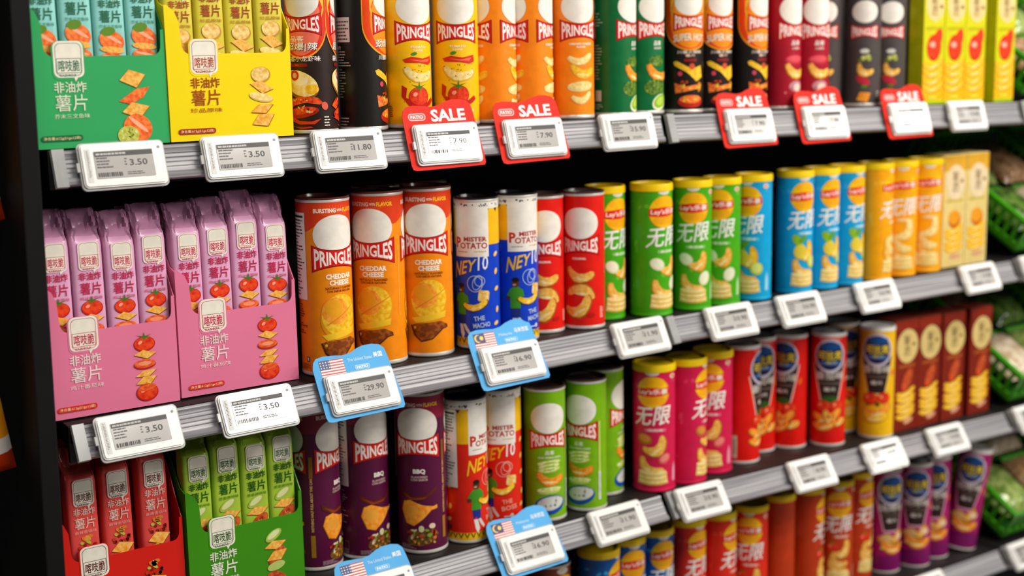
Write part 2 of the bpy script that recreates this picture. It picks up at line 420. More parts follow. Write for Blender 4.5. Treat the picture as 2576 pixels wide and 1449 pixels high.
def art_bbq():
    a = Art(); R = C_
    full(a, 222, 260.3, '#8A1236', R)
    for c in (0, 92):
        a.text('BURSTING', c-17, 246, 34, 6.5, '#EADBC8', .03); a.text('WITH', c+6, 246, 9, 4, '#EADBC8', .02); a.text('FLAVOR', c+25, 246, 25, 6.5, '#E9B41E', .03)
        pringle(a, c, R, HC, True, oval='#E8E0D6')
        a.text('BBQ', c+3, 137, 20, 9, '#F3EADF', .045); a.text('FLAVORED', c+3, 128, 26, 3.6, '#D8B8B0', .02); a.text('CON SABOR', c+3, 123.5, 28, 3.4, '#D8B8B0', .02)
        a.poly([(c-32, 108), (c-10, 96), (c+12, 98), (c+33, 112), (c+30, 104), (c+10, 90), (c-12, 88), (c-30, 98)], '#5E1E0C')
        a.poly([(c-28, 102), (c-8, 93), (c+14, 95), (c+30, 106), (c+10, 92), (c-12, 90)], '#8E3A16')
        o = [(-31, 72), (-26, 87), (-14, 90), (6, 82), (26, 78), (33, 80), (33, 74), (22, 72), (8, 58), (-8, 46), (-22, 50)]
        a.poly([(x+c, y) for x, y in o][::-1], '#8E4A0C'); a.poly([(x*.95+c, y*.97+2.6) for x, y in o][::-1], 'orangechip'); a.poly(ell(24, 20, 20, 0, c-12, 72), '#F0A236')
        a.poly(ell(54, 26, 26, 12, c+6, 27), 'grill'); a.bits(c+4, 33, 46, 14, 16, ['#C8361A', '#E06A2A', '#7A9A2A', '#E9D9A8', '#A8321A'], 5, 7); a.bits(c+8, 24, 36, 12, 14, ['#C8902E', '#6A4A1A', '#E0A83A'], 6, 4)
        a.poly(ell(11, 9, 14, 0, c+22, 46), '#E8CDB0'); a.poly(ell(9, 11, 14, 0, c+4, 42), '#D8D2A0')
        a.lines(c-18, 12, 30, 7, 4, '#B89AA0', 3)
    a.rect(46, 168, 6, 34, '#8A5A1E'); a.rect(46, 40, 7, 36, '#A8701E'); a.text('NOTHING HALF FULL ABOUT THIS CAN', 46, 107, 86, 4.2, '#E9B860', .02, rot=90)
    nutri(a, -74, 185, 50, 130); a.lines(-74, 88, 44, 60, 16, '#B89AA8', 8); a.rect(-57, 22, 10, 14, '#8A6A7A'); a.rect(-57, 22, 8.5, 12.5, '#560C38'); a.lines(-60, 12, 18, 8, 3, '#B89AA8', 5)
    return a
def art_small(kind, base):
    a = Art(); R = P_; H = HP
    reps = {'tomato': (0, 108), 'cream': (0, 84), 'lime': (0, 112), 'red': (0, 108), 'sour': (0, 112), 'ham': (0, 100), 'grey': (0, 84)}[kind]
    kk = .8 if kind == 'grey' else 1
    for c in reps:
        pringle(a, c, R, H, k=kk)
        if kind == 'tomato':
            a.text('TOMATO', c+1, 121, 26, 3.4, '#FFF0C8', .03); a.text('FLAVOR', c+1, 116, 16, 3, '#FFF0C8', .03)
            a.poly([(c-24, 103), (c-10, 107), (c+8, 104), (c+28, 108), (c+30, 98), (c+20, 94), (c+4, 97), (c-20, 98)][::-1], '#D42A0C'); a.poly([(c-14, 103), (c+6, 101), (c+24, 104), (c+20, 99), (c+4, 99)][::-1], '#F06A4A')
            a.poly(ell(10, 5, 12, 10, c-6, 111), '#3F8A1E')
            a.saddle(c+2, 79, 54, 22, -12, 'chippale', '#D9A63A'); a.bits(c, 82, 50, 26, 16, ['#3A3012', '#7A2A10', '#3F7A1E'], 2, 1.6)
            a.poly([(c-26, 65), (c-18, 60), (c-20, 46), (c+8, 34), (c+28, 46), (c+32, 40), (c+24, 34), (c+6, 28), (c-16, 34), (c-27, 48)], '#C41A10')
            a.tomato(c+1, 47, 34, 30); a.bits(c, 40, 56, 40, 12, ['#5A2A10', '#C4221A', '#2F5A16'], 9, 1.8)
            a.saddle(c+8, 20, 42, 10, 0, 'chippale', '#D9A63A')
        if kind == 'cream':
            a.text('CREAMY CHEESE', c+1, 121, 40, 3.6, '#FFF0DA', .03); a.text('FLAVOR', c+1, 116, 16, 3, '#FFF0DA', .03)
            a.saddle(c, 96, 46, 18, 4, 'chippale', '#E8B86A'); a.saddle(c+4, 76, 46, 22, -14, 'yellowchip', '#E8A836'); a.poly(ell(46, 16, 22, 4, c, 52), '#E9D28A'); a.poly(ell(46, 13, 22, 4, c, 54), 'chippale'); a.saddle(c+2, 33, 38, 18, 8, 'chippale', '#E2A860')
        if kind == 'lime':
            a.text('品客', c+2, 120, 16, 8, '#F4F0E2', .03); a.text('海苔味', c+2, 111.5, 16, 4, '#F4F0E2', .02)
            a.poly(ell(34, 18, 18, 0, c, 90), 'herb'); a.bits(c, 90, 32, 16, 18, ['#4A7A1E', '#2A4A12', '#8FA03A'], 4, 4)
            a.saddle(c+4, 68, 54, 24, -22, 'orangechip', '#C97716'); a.poly(ell(44, 26, 20, 5, c-2, 46), 'herb'); a.bits(c-2, 47, 40, 24, 26, ['#5A8A24', '#2A4A12', '#8FA03A'], 6, 4)
            a.poly(ell(36, 26, 26, 24, c+8, 20), '#EDEBC8'); a.poly(ell(32, 21, 24, 24, c+9, 21.5), '#8DB820'); a.poly(ell(22, 13, 20, 24, c+9, 22), '#B5D648')
        if kind == 'red':
            a.text('ORIGINAL', c-2, 121, 24, 3.6, '#FFE9DC', .03)
            a.saddle(c-2, 92, 52, 26, -16, 'chip', '#A85A10'); a.saddle(c+2, 66, 52, 26, 166, 'chip', '#A85A10'); a.saddle(c-3, 36, 54, 32, 24, 'chip', '#A85A10'); a.poly(ell(16, 8, 14, 0, c+18, 24), '#C01408')
        if kind == 'sour':
            a.text('品客', c+1, 121, 16, 7.5, '#F4F2D8', .03); a.text('SOUR CREAM & ONION', c+1, 112.5, 40, 3.4, '#F0F2D0', .025)
            for i, (y, w) in enumerate(((103, 44), (97, 40), (91, 42))): a.poly(ell(w, 11, 24, 6, c, y), '#A8C24A'); a.poly(ell(w-4, 7.5, 24, 6, c, y+.5), 'onion'); a.poly(ell(w*.5, 2.5, 16, 6, c, y), '#8FB52E')
            a.saddle(c+1, 74, 50, 24, -12, 'orangechip', '#C97716'); a.poly(ell(44, 10, 22, 4, c, 56), 'onion'); a.poly(ell(40, 5, 20, 4, c, 51), '#B9CC62')
            a.poly(ell(56, 34, 34, 8, c+1, 29), '#0B4CA0'); a.poly(ell(48, 24, 30, 8, c+2, 32), '#D7D8D2'); a.bits(c+2, 32, 24, 12, 9, ['#5A6A2A', '#3A4A1A', '#7A8A4A'], 4, 3.5); a.bits(c, 66, 56, 60, 14, ['#4A6A10', '#D5E08A'], 8, 2)
        if kind == 'ham':
            a.text('品客', c+1, 121, 20, 9, '#F4E6DC', .03); a.text('火腿味', c+1, 111, 18, 4, '#F4E6DC', .02)
            a.poly(ell(44, 18, 20, 0, c, 90), '#C42A3A'); a.poly(ell(36, 12, 20, 0, c, 92), '#E0505A'); a.saddle(c+2, 68, 52, 26, -18, 'chip', '#B8701A'); a.poly(ell(34, 20, 20, 0, c+4, 42), '#C8868A'); a.poly(ell(18, 14, 16, 0, c+6, 40), '#EAD2C0'); a.bits(c, 28, 44, 20, 12, ['#A8243A', '#E08A8A'], 4, 4)
        if kind == 'grey':
            a.poly(ell(18, 9, 14, 0, c, 106), '#D8D4CC'); a.bits(c+2, 92, 26, 14, 9, ['#A8B43A', '#6E7A1E', '#D2D27A'], 3, 7); a.saddle(c, 68, 36, 24, -30, 'chip', '#A86A18'); a.poly(ell(30, 15, 20, -28, c-2, 50), '#C4283A'); a.poly(ell(14, 7, 14, 0, c, 38), '#4E7A2A')
            a.cracker(c, 18, 30, 24, 20, 'orangechip'); a.lines(c+32, 22, 10, 16, 3, '#CFC8C0', 2)
    if kind == 'lime': a.lines(-72, 160, 30, 24, 5, '#9CC0A4', 3); a.lines(-72, 90, 26, 60, 12, '#9CC0A4', 4); a.rect(-70, 34, 16, 18, '#D8DCD2'); a.lines(-70, 16, 24, 10, 3, '#B8D0BC', 5)
    if kind == 'tomato': a.lines(-46, 26, 9, 18, 6, '#5A3A10', 3); a.lines(54, 100, 3, 90, 40, '#E8A81A', 4)
    if kind == 'cream': a.lines(42, 24, 8, 16, 4, '#FFE6C0', 3)
    if kind == 'red': a.lines(40, 28, 9, 20, 6, '#FFD8C8', 3)
    if kind == 'sour': a.rect(38, 90, 3.5, 140, '#C8D668'); a.rect(38, 45, 5, 50, '#E6E6DA'); a.lines(38, 45, 4, 46, 22, '#6A6A60', 3)
    return a
def art_hot(kind):
    a = Art(); R = P_
    cw = 2*PI*R*1000
    reps = {'craw': (0, 78), 'hot': (0,), 'black': (0,)}[kind]
    for c in reps:
        out = '#E0280C' if kind == 'craw' else '#E8450C'; inn = '#F0705A' if kind == 'craw' else '#F78C0A'
        W_ = 39 if kind == 'craw' else 47
        o = [(c-W_, 222)] + [(c+W_*math.cos(t), 158-48*math.sin(t)) for t in [PI-PI*i/20 for i in range(21)]] + [(c+W_, 222)]
        a.poly([(x+(x-c)*.03, y-2.5) for x, y in o], '#F0A01E'); a.poly(o, out)
        a.poly(ell(62 if kind == 'craw' else 72, 96, 36, 0, c, 160), inn)
        for dx in (-1, 1):
            a.poly([(c+dx*26, 200), (c+dx*34, 180), (c+dx*30, 160), (c+dx*36, 176), (c+dx*36, 196)][::(-1 if dx > 0 else 1)], '#F6B82A')
        pringle(a, c, R, HP, k=.9 if kind != 'hot' else .86, bv=156, ov=190)
        if kind == 'craw':
            a.text('品客', c-6, 136, 22, 8, '#F8EDE2', .03); a.text('超爆|辣', c, 123.5, 50, 13, '#2A1A12', .05, shear=.1); a.text('超爆|辣', c-.6, 124.2, 50, 13, '#F4EFE4', .03, shear=.1)
            a.text('蒜香小龙虾味', c, 107.5, 56, 7.5, '#F6E9DC', .03); a.poly(rrect(34, 5, 2.4, c-8, 98.5), '#8A1408'); a.bits(c-8, 98.5, 26, 1, 5, ['#E04A1A'], 3, 2.5)
        elif kind == 'black':
            a.text('劲爆|辣', c, 126, 54, 13, '#2A1A12', .05, shear=.1); a.text('劲爆|辣', c-.6, 126.7, 54, 13, '#F4EFE4', .03, shear=.1); a.text('川香火锅味', c, 107, 46, 7, '#F6E9DC', .03)
        else:
            a.text('SUPER HOT', c, 127, 60, 14, '#5A3A2A', .05, warp=lambda x, y: (x*30, y*6.5+3*(1-x*x))); a.text('SUPER HOT', c, 127.6, 60, 14, '#F1DEC4', .03, warp=lambda x, y: (x*30, y*6.5+3*(1-x*x)))
            a.text('川香火锅味', c, 105, 46, 5.5, '#F4E3D0', .03); a.text('薯片', c, 99, 18, 4.5, '#F4C8B0', .03); a.poly(rrect(24, 5, 2, c, 91), '#8A1410')
        if kind == 'craw':
            a.chip(c-4, 72, 58, 38, -22, 'chippale', '#8A5A12'); a.poly(ell(20, 14, 18, 0, c+14, 64), 'yellowchip'); a.poly(ell(15, 15, 20, 0, c-12, 84), '#C42A12'); a.poly(ell(8, 8, 14, 0, c-12, 84), '#E8B0A0')
            o = [(-34, 40), (-24, 50), (0, 54), (22, 52), (30, 44), (24, 42), (4, 45), (-14, 41), (-24, 34)]
            a.poly([(x+c, y) for x, y in o][::-1], 'craw'); a.bits(c-8, 50, 30, 4, 12, ['#F2B85A', '#8A1A08'], 6, 2.5)
            a.poly(ell(54, 16, 26, 8, c-4, 31), '#B0200A'); a.poly(ell(46, 10, 24, 8, c-4, 33), 'craw'); a.bits(c+4, 36, 26, 10, 10, ['#E8C07A', '#5A2A0C', '#F08A4A'], 8, 4)
            a.poly([(c-30, 22), (c-6, 14), (c+16, 14), (c+26, 22), (c+12, 18), (c-6, 19), (c-24, 28)], '#E03A16'); a.poly(ell(10, 12, 14, 20, c+32, 40), '#E0604A')
            a.poly([(c-22, 12), (c-4, 7), (c+14, 9), (c+10, 11), (c-4, 10)], '#D0300E')
            a.lines(c+36, 18, 12, 16, 4, '#E6DCCC', 3)
        else:
            a.poly([(c-30, 88), (c-24, 90), (c+2, 76), (c+22, 82), (c+26, 62), (c+12, 54), (c-6, 70), (c-28, 82)][::-1], 'yellowchip'); a.poly(ell(11, 11, 16, 0, c+3, 80), '#D8502A'); a.poly(ell(8, 8, 14, 0, c-18, 68), '#D8405A')
            a.poly([(c-28, 52), (c-8, 46), (c+20, 50), (c+24, 44), (c-4, 38), (c-26, 34)][::-1], 'salmon'); a.bits(c, 46, 44, 18, 20, ['#F0A01E', '#D83A12', '#F6C83A', '#3A1A0C'], 5, 6)
            a.poly(ell(48, 22, 26, 0, c+2, 20), '#B8240A'); a.poly(ell(42, 14, 24, 0, c+2, 24), 'salmon'); a.bits(c+2, 26, 30, 10, 9, ['#F6C83A', '#F0801E'], 7, 5)
    if kind in ('black', 'hot'):
        b = -84 if kind == 'black' else 108
        a.rect(b, 148, 34, 36, '#D6CFC6'); a.lines(b, 147, 32, 30, 6, '#4A4440', 2); a.text('薯片', b-8, 122, 14, 6, '#E6DED4', .02); a.lines(b, 106, 38, 24, 6, '#B8B0A8', 3); a.lines(b-6, 70, 30, 44, 11, '#8A847E', 4); a.lines(b, 14, 26, 14, 3, '#B8B0A8', 6)
    return a
def art_potato(base):
    a = Art(); R = M_; blue = base.startswith('#0')
    full(a, 168, 236.2, '#F2B80A', R)
    a.layer += 1
    n = 22; cw = 2*PI*R*1000
    full(a, 5.5, 18, '#F0C010', R); a.layer += 1
    for i in range(n):
        x = -cw/2+cw*(i+.5)/n; a.poly([(x-cw/n*.48, 17.5), (x, 8), (x+cw/n*.48, 17.5), (x+cw/n*.22, 17.5), (x, 11.5), (x-cw/n*.22, 17.5)], '#3A1608', up=False)
    full(a, 225.5, 236.3, '#E4DED4', R); a.bits(0, 231, cw-6, 4, 44, ['#2A2420'], 3, 3); a.layer += 1
    for i in range(12):
        x = -cw/2+cw*(i+.5)/12; a.poly([(x-4, 225.5), (x, 219), (x+4, 225.5)], '#3A1608', up=False)
    for c in (0, 112):
        a.rect(c, 189, 60, 80, '#EDE6DC')
        a.text('MISTER', c+8, 177.5, 38, 7.5, '#B0241A', .04); a.text('P', c-22, 172, 11, 17, '#C8301A', .04); a.text('OTATO', c+5, 167, 46, 10, '#B0241A', .03); a.lines(c-10, 157, 28, 3, 1, '#8A7A6A', 3); a.text('crisps', c+16, 157.5, 20, 3.6, '#C8A02A', .03)
        a.text('NEY', c-12, 132, 42, 26, '#F6C01E', .015, warp=lambda x, y: (x*20+y*2, y*(11-2*x)+x*5)); a.text('10', c+20, 139, 17, 22, '#EDEFEF', .01, shear=.15, rot=6)
        for q in ((c+6, 106, 24, 26, 20), (c+10, 108, 14, 24, -20), (c+14, 110, 16, 16, 0)):
            e = ell(q[2], q[3], 26, q[4], q[0], q[1]); a.layer += 1
            for i in range(26):
                p, r = e[i], e[(i+1) % 26]; d = Vector((r[0]-p[0], r[1]-p[1])).normalized(); nx, ny = -d.y*.45, d.x*.45
                a.poly([(p[0]-nx, p[1]-ny), (r[0]-nx, r[1]-ny), (r[0]+nx, r[1]+ny), (p[0]+nx, p[1]+ny)], '#C8D4E8' if blue else '#F0B8A8', up=False)
        # printed person in a green shirt carrying a snack
        a.poly([(c-24, 40), (c-17, 40), (c-13, 24), (c-17, 16), (c-21, 24)], '#E6E0D8'); a.poly([(c-17, 42), (c-12, 42), (c-2, 26), (c-5, 23), (c-12, 32)], '#DCD4CA')
        a.poly([(c-26, 56), (c-11, 56), (c-11, 41), (c-17, 40), (c-18, 45), (c-24, 40)], '#22307A' if blue else '#1A2C8A')
        a.poly([(c-27, 88), (c-20, 92), (c-14, 92), (c-6, 86), (c-4, 76), (c-11, 74), (c-10, 56), (c-27, 56)], '#3F8F1E'); a.poly([(c-27, 88), (c-33, 78), (c-31, 72), (c-24, 80)], '#3F8F1E')
        a.poly(ell(7, 7, 14, 0, c-31, 73), '#5A3320'); a.poly(ell(12, 15, 18, 0, c-18, 98), '#5A3320'); a.poly(ell(12, 8, 16, 0, c-18, 103), '#1E120C'); a.poly(ell(6, 3, 10, 0, c-20, 95), '#C89A80')
        a.poly(rrect(18, 18, 3, c+20, 86, rot=-8), 'potato'); a.saddle(c+6, 70, 44, 17, 6, 'yellowchip', '#6A3A10')
        tt = 'MACHO' if blue else 'BOSS'
        a.text('THE', c+12, 50, 18, 7.5, '#BFD0EE' if blue else '#F4A48A', .02, rot=6); a.text(tt, c+16, 39, 28, 8, '#BFD0EE' if blue else '#F4A48A', .02, rot=6)
        a.poly(ell(7, 7, 16, 0, c+20, 25), '#D8D4C8')
        for i, (x, y, r) in enumerate(((45, 152, 40), (45, 124, 70), (46, 96, 30), (47, 62, 80), (44, 40, 20))): a.poly(ell(11, 7, 14, r, c+x-1, y), '#E8B04A'); a.poly(ell(7, 4, 12, r, c+x, y+.5), '#F4CC7A')
        a.rect(c+14, 24, 16, 2, '#C8CCD8')
    nutri(a, -72, 160, 46, 130, 4)
    a.rect(-72, 27, 20, 7, '#6A1A10')
    return a
def art_lays(base, food):
    a = Art(); R = L_
    a.bits(0, 110, 200, 200, 26, [{'#4': '#6ABF2A', '#0': '#3AA8DA', '#F': '#F8BE3A', '#D': '#E43A62', '#E': '#E84A2A', '#B': '#C84A1E'}.get(base[:2], base)], 5, 9)
    for c in (0,):
        a.poly(ell(24, 12, 20, 0, c-1, 220), '#DCD6C4')
        a.poly(ell(57, 57, 40, 0, c, 184), '#F0A008'); a.poly(ell(54, 54, 40, 0, c-1, 185), '#F9C80C'); a.poly(ell(44, 18, 30, 0, c, 170), '#F4A80C'); a.poly(ell(40, 20, 30, 0, c, 202), '#F8B40A')
        o = [(-29, 178), (-20, 176.5), (0, 176), (18, 178), (29, 181), (28, 193), (18, 191), (0, 193), (-18, 191.5), (-28, 190)]
        a.poly([(c+x, y) for x, y in o], '#DE2410')
        a.text("Lay's乐事", c, 184.5, 50, 11.5, '#FAEFE2', .035, shear=.12)
        a.text('无限', c, 141, 62, 33, '#F2EEE6', .03, shear=.22, rot=3)
        a.rect(c+4, 115, 36, 5.5, mix(base, '#FFFFFF', .35)); a.text({'cuc': '青瓜味', 'lime': '柠檬味', 'orig': '原味', 'meat': '烤肉味', 'tom': '番茄味'}[food], c+4, 115, 26, 5, '#F4F0E4', .02)
        if food == 'cuc':
            a.saddle(c+10, 86, 40, 30, 30, 'chip', '#C8881E'); a.poly(ell(27, 21, 24, -30, c-14, 93), '#D8DEA8'); a.poly(ell(23, 17, 22, -30, c-14, 94), '#EDEBCB'); a.poly(ell(22, 27, 24, -30, c+21, 58), '#D8DEA8'); a.poly(ell(18, 22, 22, -30, c+21, 59), '#EDEBCB')
        elif food == 'lime':
            a.saddle(c+6, 78, 40, 34, 38, 'yellowchip', '#C8881E'); a.poly(ell(26, 16, 20, 130, c-14, 102), '#8DB820'); a.poly(ell(20, 10, 18, 40, c-4, 104), '#5E9A1E'); a.poly(ell(26, 28, 22, 0, c-8, 80), '#E4C83A'); a.poly(ell(24, 24, 24, 20, c+19, 60), '#B9C83A'); a.poly(ell(18, 18, 20, 20, c+19, 61), '#DCE07A')
        elif food == 'meat':
            a.poly(ell(26, 20, 22, -20, c-14, 98), '#B8642A'); a.poly(ell(20, 14, 20, -20, c-14, 100), '#D88A3A'); a.saddle(c+6, 82, 46, 32, 30, 'chip', '#A8641A'); a.poly(ell(24, 18, 20, 40, c+20, 62), '#E0505A'); a.poly(ell(18, 12, 18, 40, c+20, 63), '#F08A7A')
        elif food == 'orig':
            a.saddle(c+8, 92, 50, 30, 50, 'chippale', '#E0A02A'); a.saddle(c-4, 64, 50, 26, -44, 'chippale', '#E0A02A')
        else:
            a.saddle(c+8, 84, 48, 30, 40, 'chip', '#A8641A'); a.tomato(c-14, 92, 24, 20); a.saddle(c-4, 60, 44, 26, -36, 'chip', '#A8641A')
        a.saddle(c-6, 46, 48, 26, -38, 'chip', '#C8881E'); a.poly([(c-24, 40), (c+22, 40), (c+26, 16), (c-26, 16)][::-1], 'chippale')
        for i in range(3): a.poly(ell(50, 9, 24, 0, c, 18+8*i), '#DDB04A'); a.poly(ell(49, 6.5, 24, 0, c, 19.5+8*i), 'chippale')
        a.poly([(c+36, 18), (c+44, 18), (c+44, 40), (c+40, 54), (c+36, 40)], mix(base, '#FFFFFF', .55)); a.poly(ell(12, 9, 16, 0, c+36, 212), '#F4D8C8'); a.poly(ell(7, 6, 12, 0, c+36, 212), '#E87A2A')
    a.rect(82, 40, 14, 40, '#CFC8C0'); a.layer += 1
    for i in range(9): a.rect(82, 24+i*4, 13, [1.2, 2.2, 1.0][i % 3], '#3A3634', up=False)
    a.lines(84, 140, 26, 130, 22, mix(base, '#FFFFFF', .35), 6)
    return a
def mix(a, b, t):
    f = lambda h: [int(h.lstrip('#')[i:i+2], 16) for i in (0, 2, 4)]
    return '#%02X%02X%02X' % tuple(int(x*(1-t)+y*t) for x, y in zip(f(a), f(b)))
def art_emblem(base, food):
    a = Art(); R = O_
    a.poly([(-27, 222), (27, 222), (0, 205)][::-1], mix(base, '#FFFFFF', .4)) if food != 'y' else None
    a.poly([(-36, 172), (36, 172), (18, 92), (-18, 92)][::-1], '#F0B8A8' if food == 'r' else '#E8C070' if food == 'y' else '#E0A0B8')
    a.poly([(-33, 172), (33, 172), (16, 96), (-16, 96)][::-1], '#2A1A14')
    a.poly(ell(64, 68, 44, 0, 0, 186), '#C6BECE'); a.poly(ell(55, 58, 44, 0, 0, 186), '#1A1444'); a.poly(ell(44, 16, 34, 0, 0, 205), '#0E4A8A'); a.poly(ell(44, 8, 30, 0, 0, 171), '#3A6AB0')
    a.text('可比克', 0, 187, 48, 17, '#F2D21E', .04); a.text('薯片', 2, 173, 22, 7, '#B8B43A', .03)
    a.text({'r': '番茄味', 'y': '香辣味', 'm': '烧烤味'}[food], 0, 146, 58, 16, '#CFC6BC', .03); a.rect(0, 130, 44, 5, '#5A4A42'); a.text('薯片', 0, 118, 24, 8, '#D8D0C8', .03)
    if food == 'r':
        a.poly(ell(34, 14, 18, 0, 0, 98), '#2A5A1A'); a.tomato(-12, 84, 30, 22, False); a.tomato(16, 84, 28, 22, False); a.saddle(-4, 62, 62, 28, 8, 'orangechip', '#A85A10'); a.saddle(8, 56, 54, 28, -30, 'chip', '#A85A10'); a.saddle(-8, 44, 54, 22, 10, 'orangechip', '#A85A10'); a.bits(0, 58, 56, 30, 8, ['#C8300C', '#F2B84A'], 3, 6)
    elif food == 'y':
        a.tomato(-12, 84, 32, 26, False); a.tomato(16, 86, 28, 24, False); a.bits(-6, 76, 30, 10, 4, ['#3A5A1A', '#2A2A1A'], 4, 7); a.saddle(2, 58, 62, 30, 8, 'orangechip', '#C8780E'); a.saddle(-4, 46, 58, 24, -8, 'yellowchip', '#C8880E')
    else:
        a.saddle(0, 76, 60, 34, 14, 'chipdark', '#8A4A10'); a.poly(ell(26, 22, 20, 0, -10, 78), '#D8B46A'); a.saddle(4, 58, 60, 30, -14, 'orangechip', '#A85A10'); a.poly(ell(20, 16, 16, 0, 20, 82), '#E8C89A'); a.bits(0, 66, 50, 30, 8, ['#A85A10', '#F2B84A'], 3, 7)
        full(a, 6, 40, '#7A0A5A', O_)
    a.poly(ell(8, 14, 14, -20, 36, 138), '#E8641E')
    a.rect(-72, 34, 30, 44, '#D8D4B0'); a.layer += 1
    for i in range(11): a.rect(-83+i*2.2, 34, [0.8, 1.4, .6][i % 3], 30, '#4A463A', up=False)
    return a

KIND = {
 'cheddar': (C_, HC, '#F58C06', art_cheddar, 'redtop'), 'bbq': (C_, HC, '#560C38', art_bbq, 'clear'),
 'tomato': (P_, HP, '#FCC004', lambda: art_small('tomato', 0), 'clear'), 'cream': (P_, HP, '#FC8A10', lambda: art_small('cream', 0), 'clear'),
 'lime': (P_, HP, '#046B36', lambda: art_small('lime', 0), 'clear'), 'red': (P_, HP, '#E4180C', lambda: art_small('red', 0), 'clear'),
 'sour': (P_, HP, '#78B004', lambda: art_small('sour', 0), 'clear'), 'ham': (P_, HP, '#A80F26', lambda: art_small('ham', 0), 'clear'), 'grey': (P_, HP, '#4B4341', lambda: art_small('grey', 0), 'clear'),
 'craw': (P_, HP, '#2A1A14', lambda: art_hot('craw'), 'clear'), 'hot': (P_, HP, '#17120F', lambda: art_hot('hot'), 'clear'), 'black': (P_, HP, '#17140F', lambda: art_hot('black'), 'clear'),
 'pblue': (M_, HM, '#0A3EC4', lambda: art_potato('#0A3EC4'), 'dark'), 'pred': (M_, HM, '#E0220E', lambda: art_potato('#E0220E'), 'dark'),
 'lgreen': (L_, HL, '#46A80E', lambda: art_lays('#46A80E', 'cuc'), 'yellow'), 'lblue': (L_, HL, '#0AA0D4', lambda: art_lays('#0AA0D4', 'lime'), 'yellow'),
 'lorange': (L_, HL, '#FCA806', lambda: art_lays('#FCA806', 'orig'), 'yellow'), 'lpink': (L_, HL, '#D4164A', lambda: art_lays('#D4164A', 'meat'), 'yellow'),
 'lnavy': (L_, HL, '#0A58A8', lambda: art_lays('#0A58A8', 'orig'), 'yellow'), 'lred': (L_, HL, '#E2260E', lambda: art_lays('#E2260E', 'tom'), 'yellow'),
 'lbrick': (L_, HL, '#C0380C', lambda: art_lays('#C0380C', 'tom'), 'yellow'), 'lbrown': (L_, HL, '#8A3A22', lambda: art_lays('#8A3A22', 'meat'), 'clear'),
 'ered': (O_, HO, '#E01208', lambda: art_emblem('#E01208', 'r'), 'white'), 'eyellow': (O_, HO, '#F2BC0A', lambda: art_emblem('#F2BC0A', 'y'), 'white'), 'emag': (O_, HO, '#A40A60', lambda: art_emblem('#A40A60', 'm'), 'white'),
}
GROUP = {'cheddar': 'orange cheddar cans', 'bbq': 'purple barbecue cans', 'tomato': 'yellow tomato cans', 'cream': 'light orange cans on the top shelf', 'lime': 'dark green cans', 'red': 'red cans', 'sour': 'lime green cans', 'ham': 'dark red cans', 'grey': 'charcoal grey cans', 'hot': 'black and orange hot cans', 'pblue': 'blue cans with a yellow collar', 'pred': 'red cans with a yellow collar', 'lgreen': 'green cans with yellow lids', 'lblue': 'sky blue cans with yellow lids', 'lorange': 'orange cans with yellow lids', 'lpink': 'crimson cans with yellow lids', 'lnavy': 'navy blue cans with yellow lids', 'lred': 'red cans with yellow lids', 'lbrick': 'brick red cans with yellow lids', 'ered': 'red cans with a blue round emblem', 'eyellow': 'yellow cans with a blue round emblem', 'emag': 'magenta cans with white lids'}
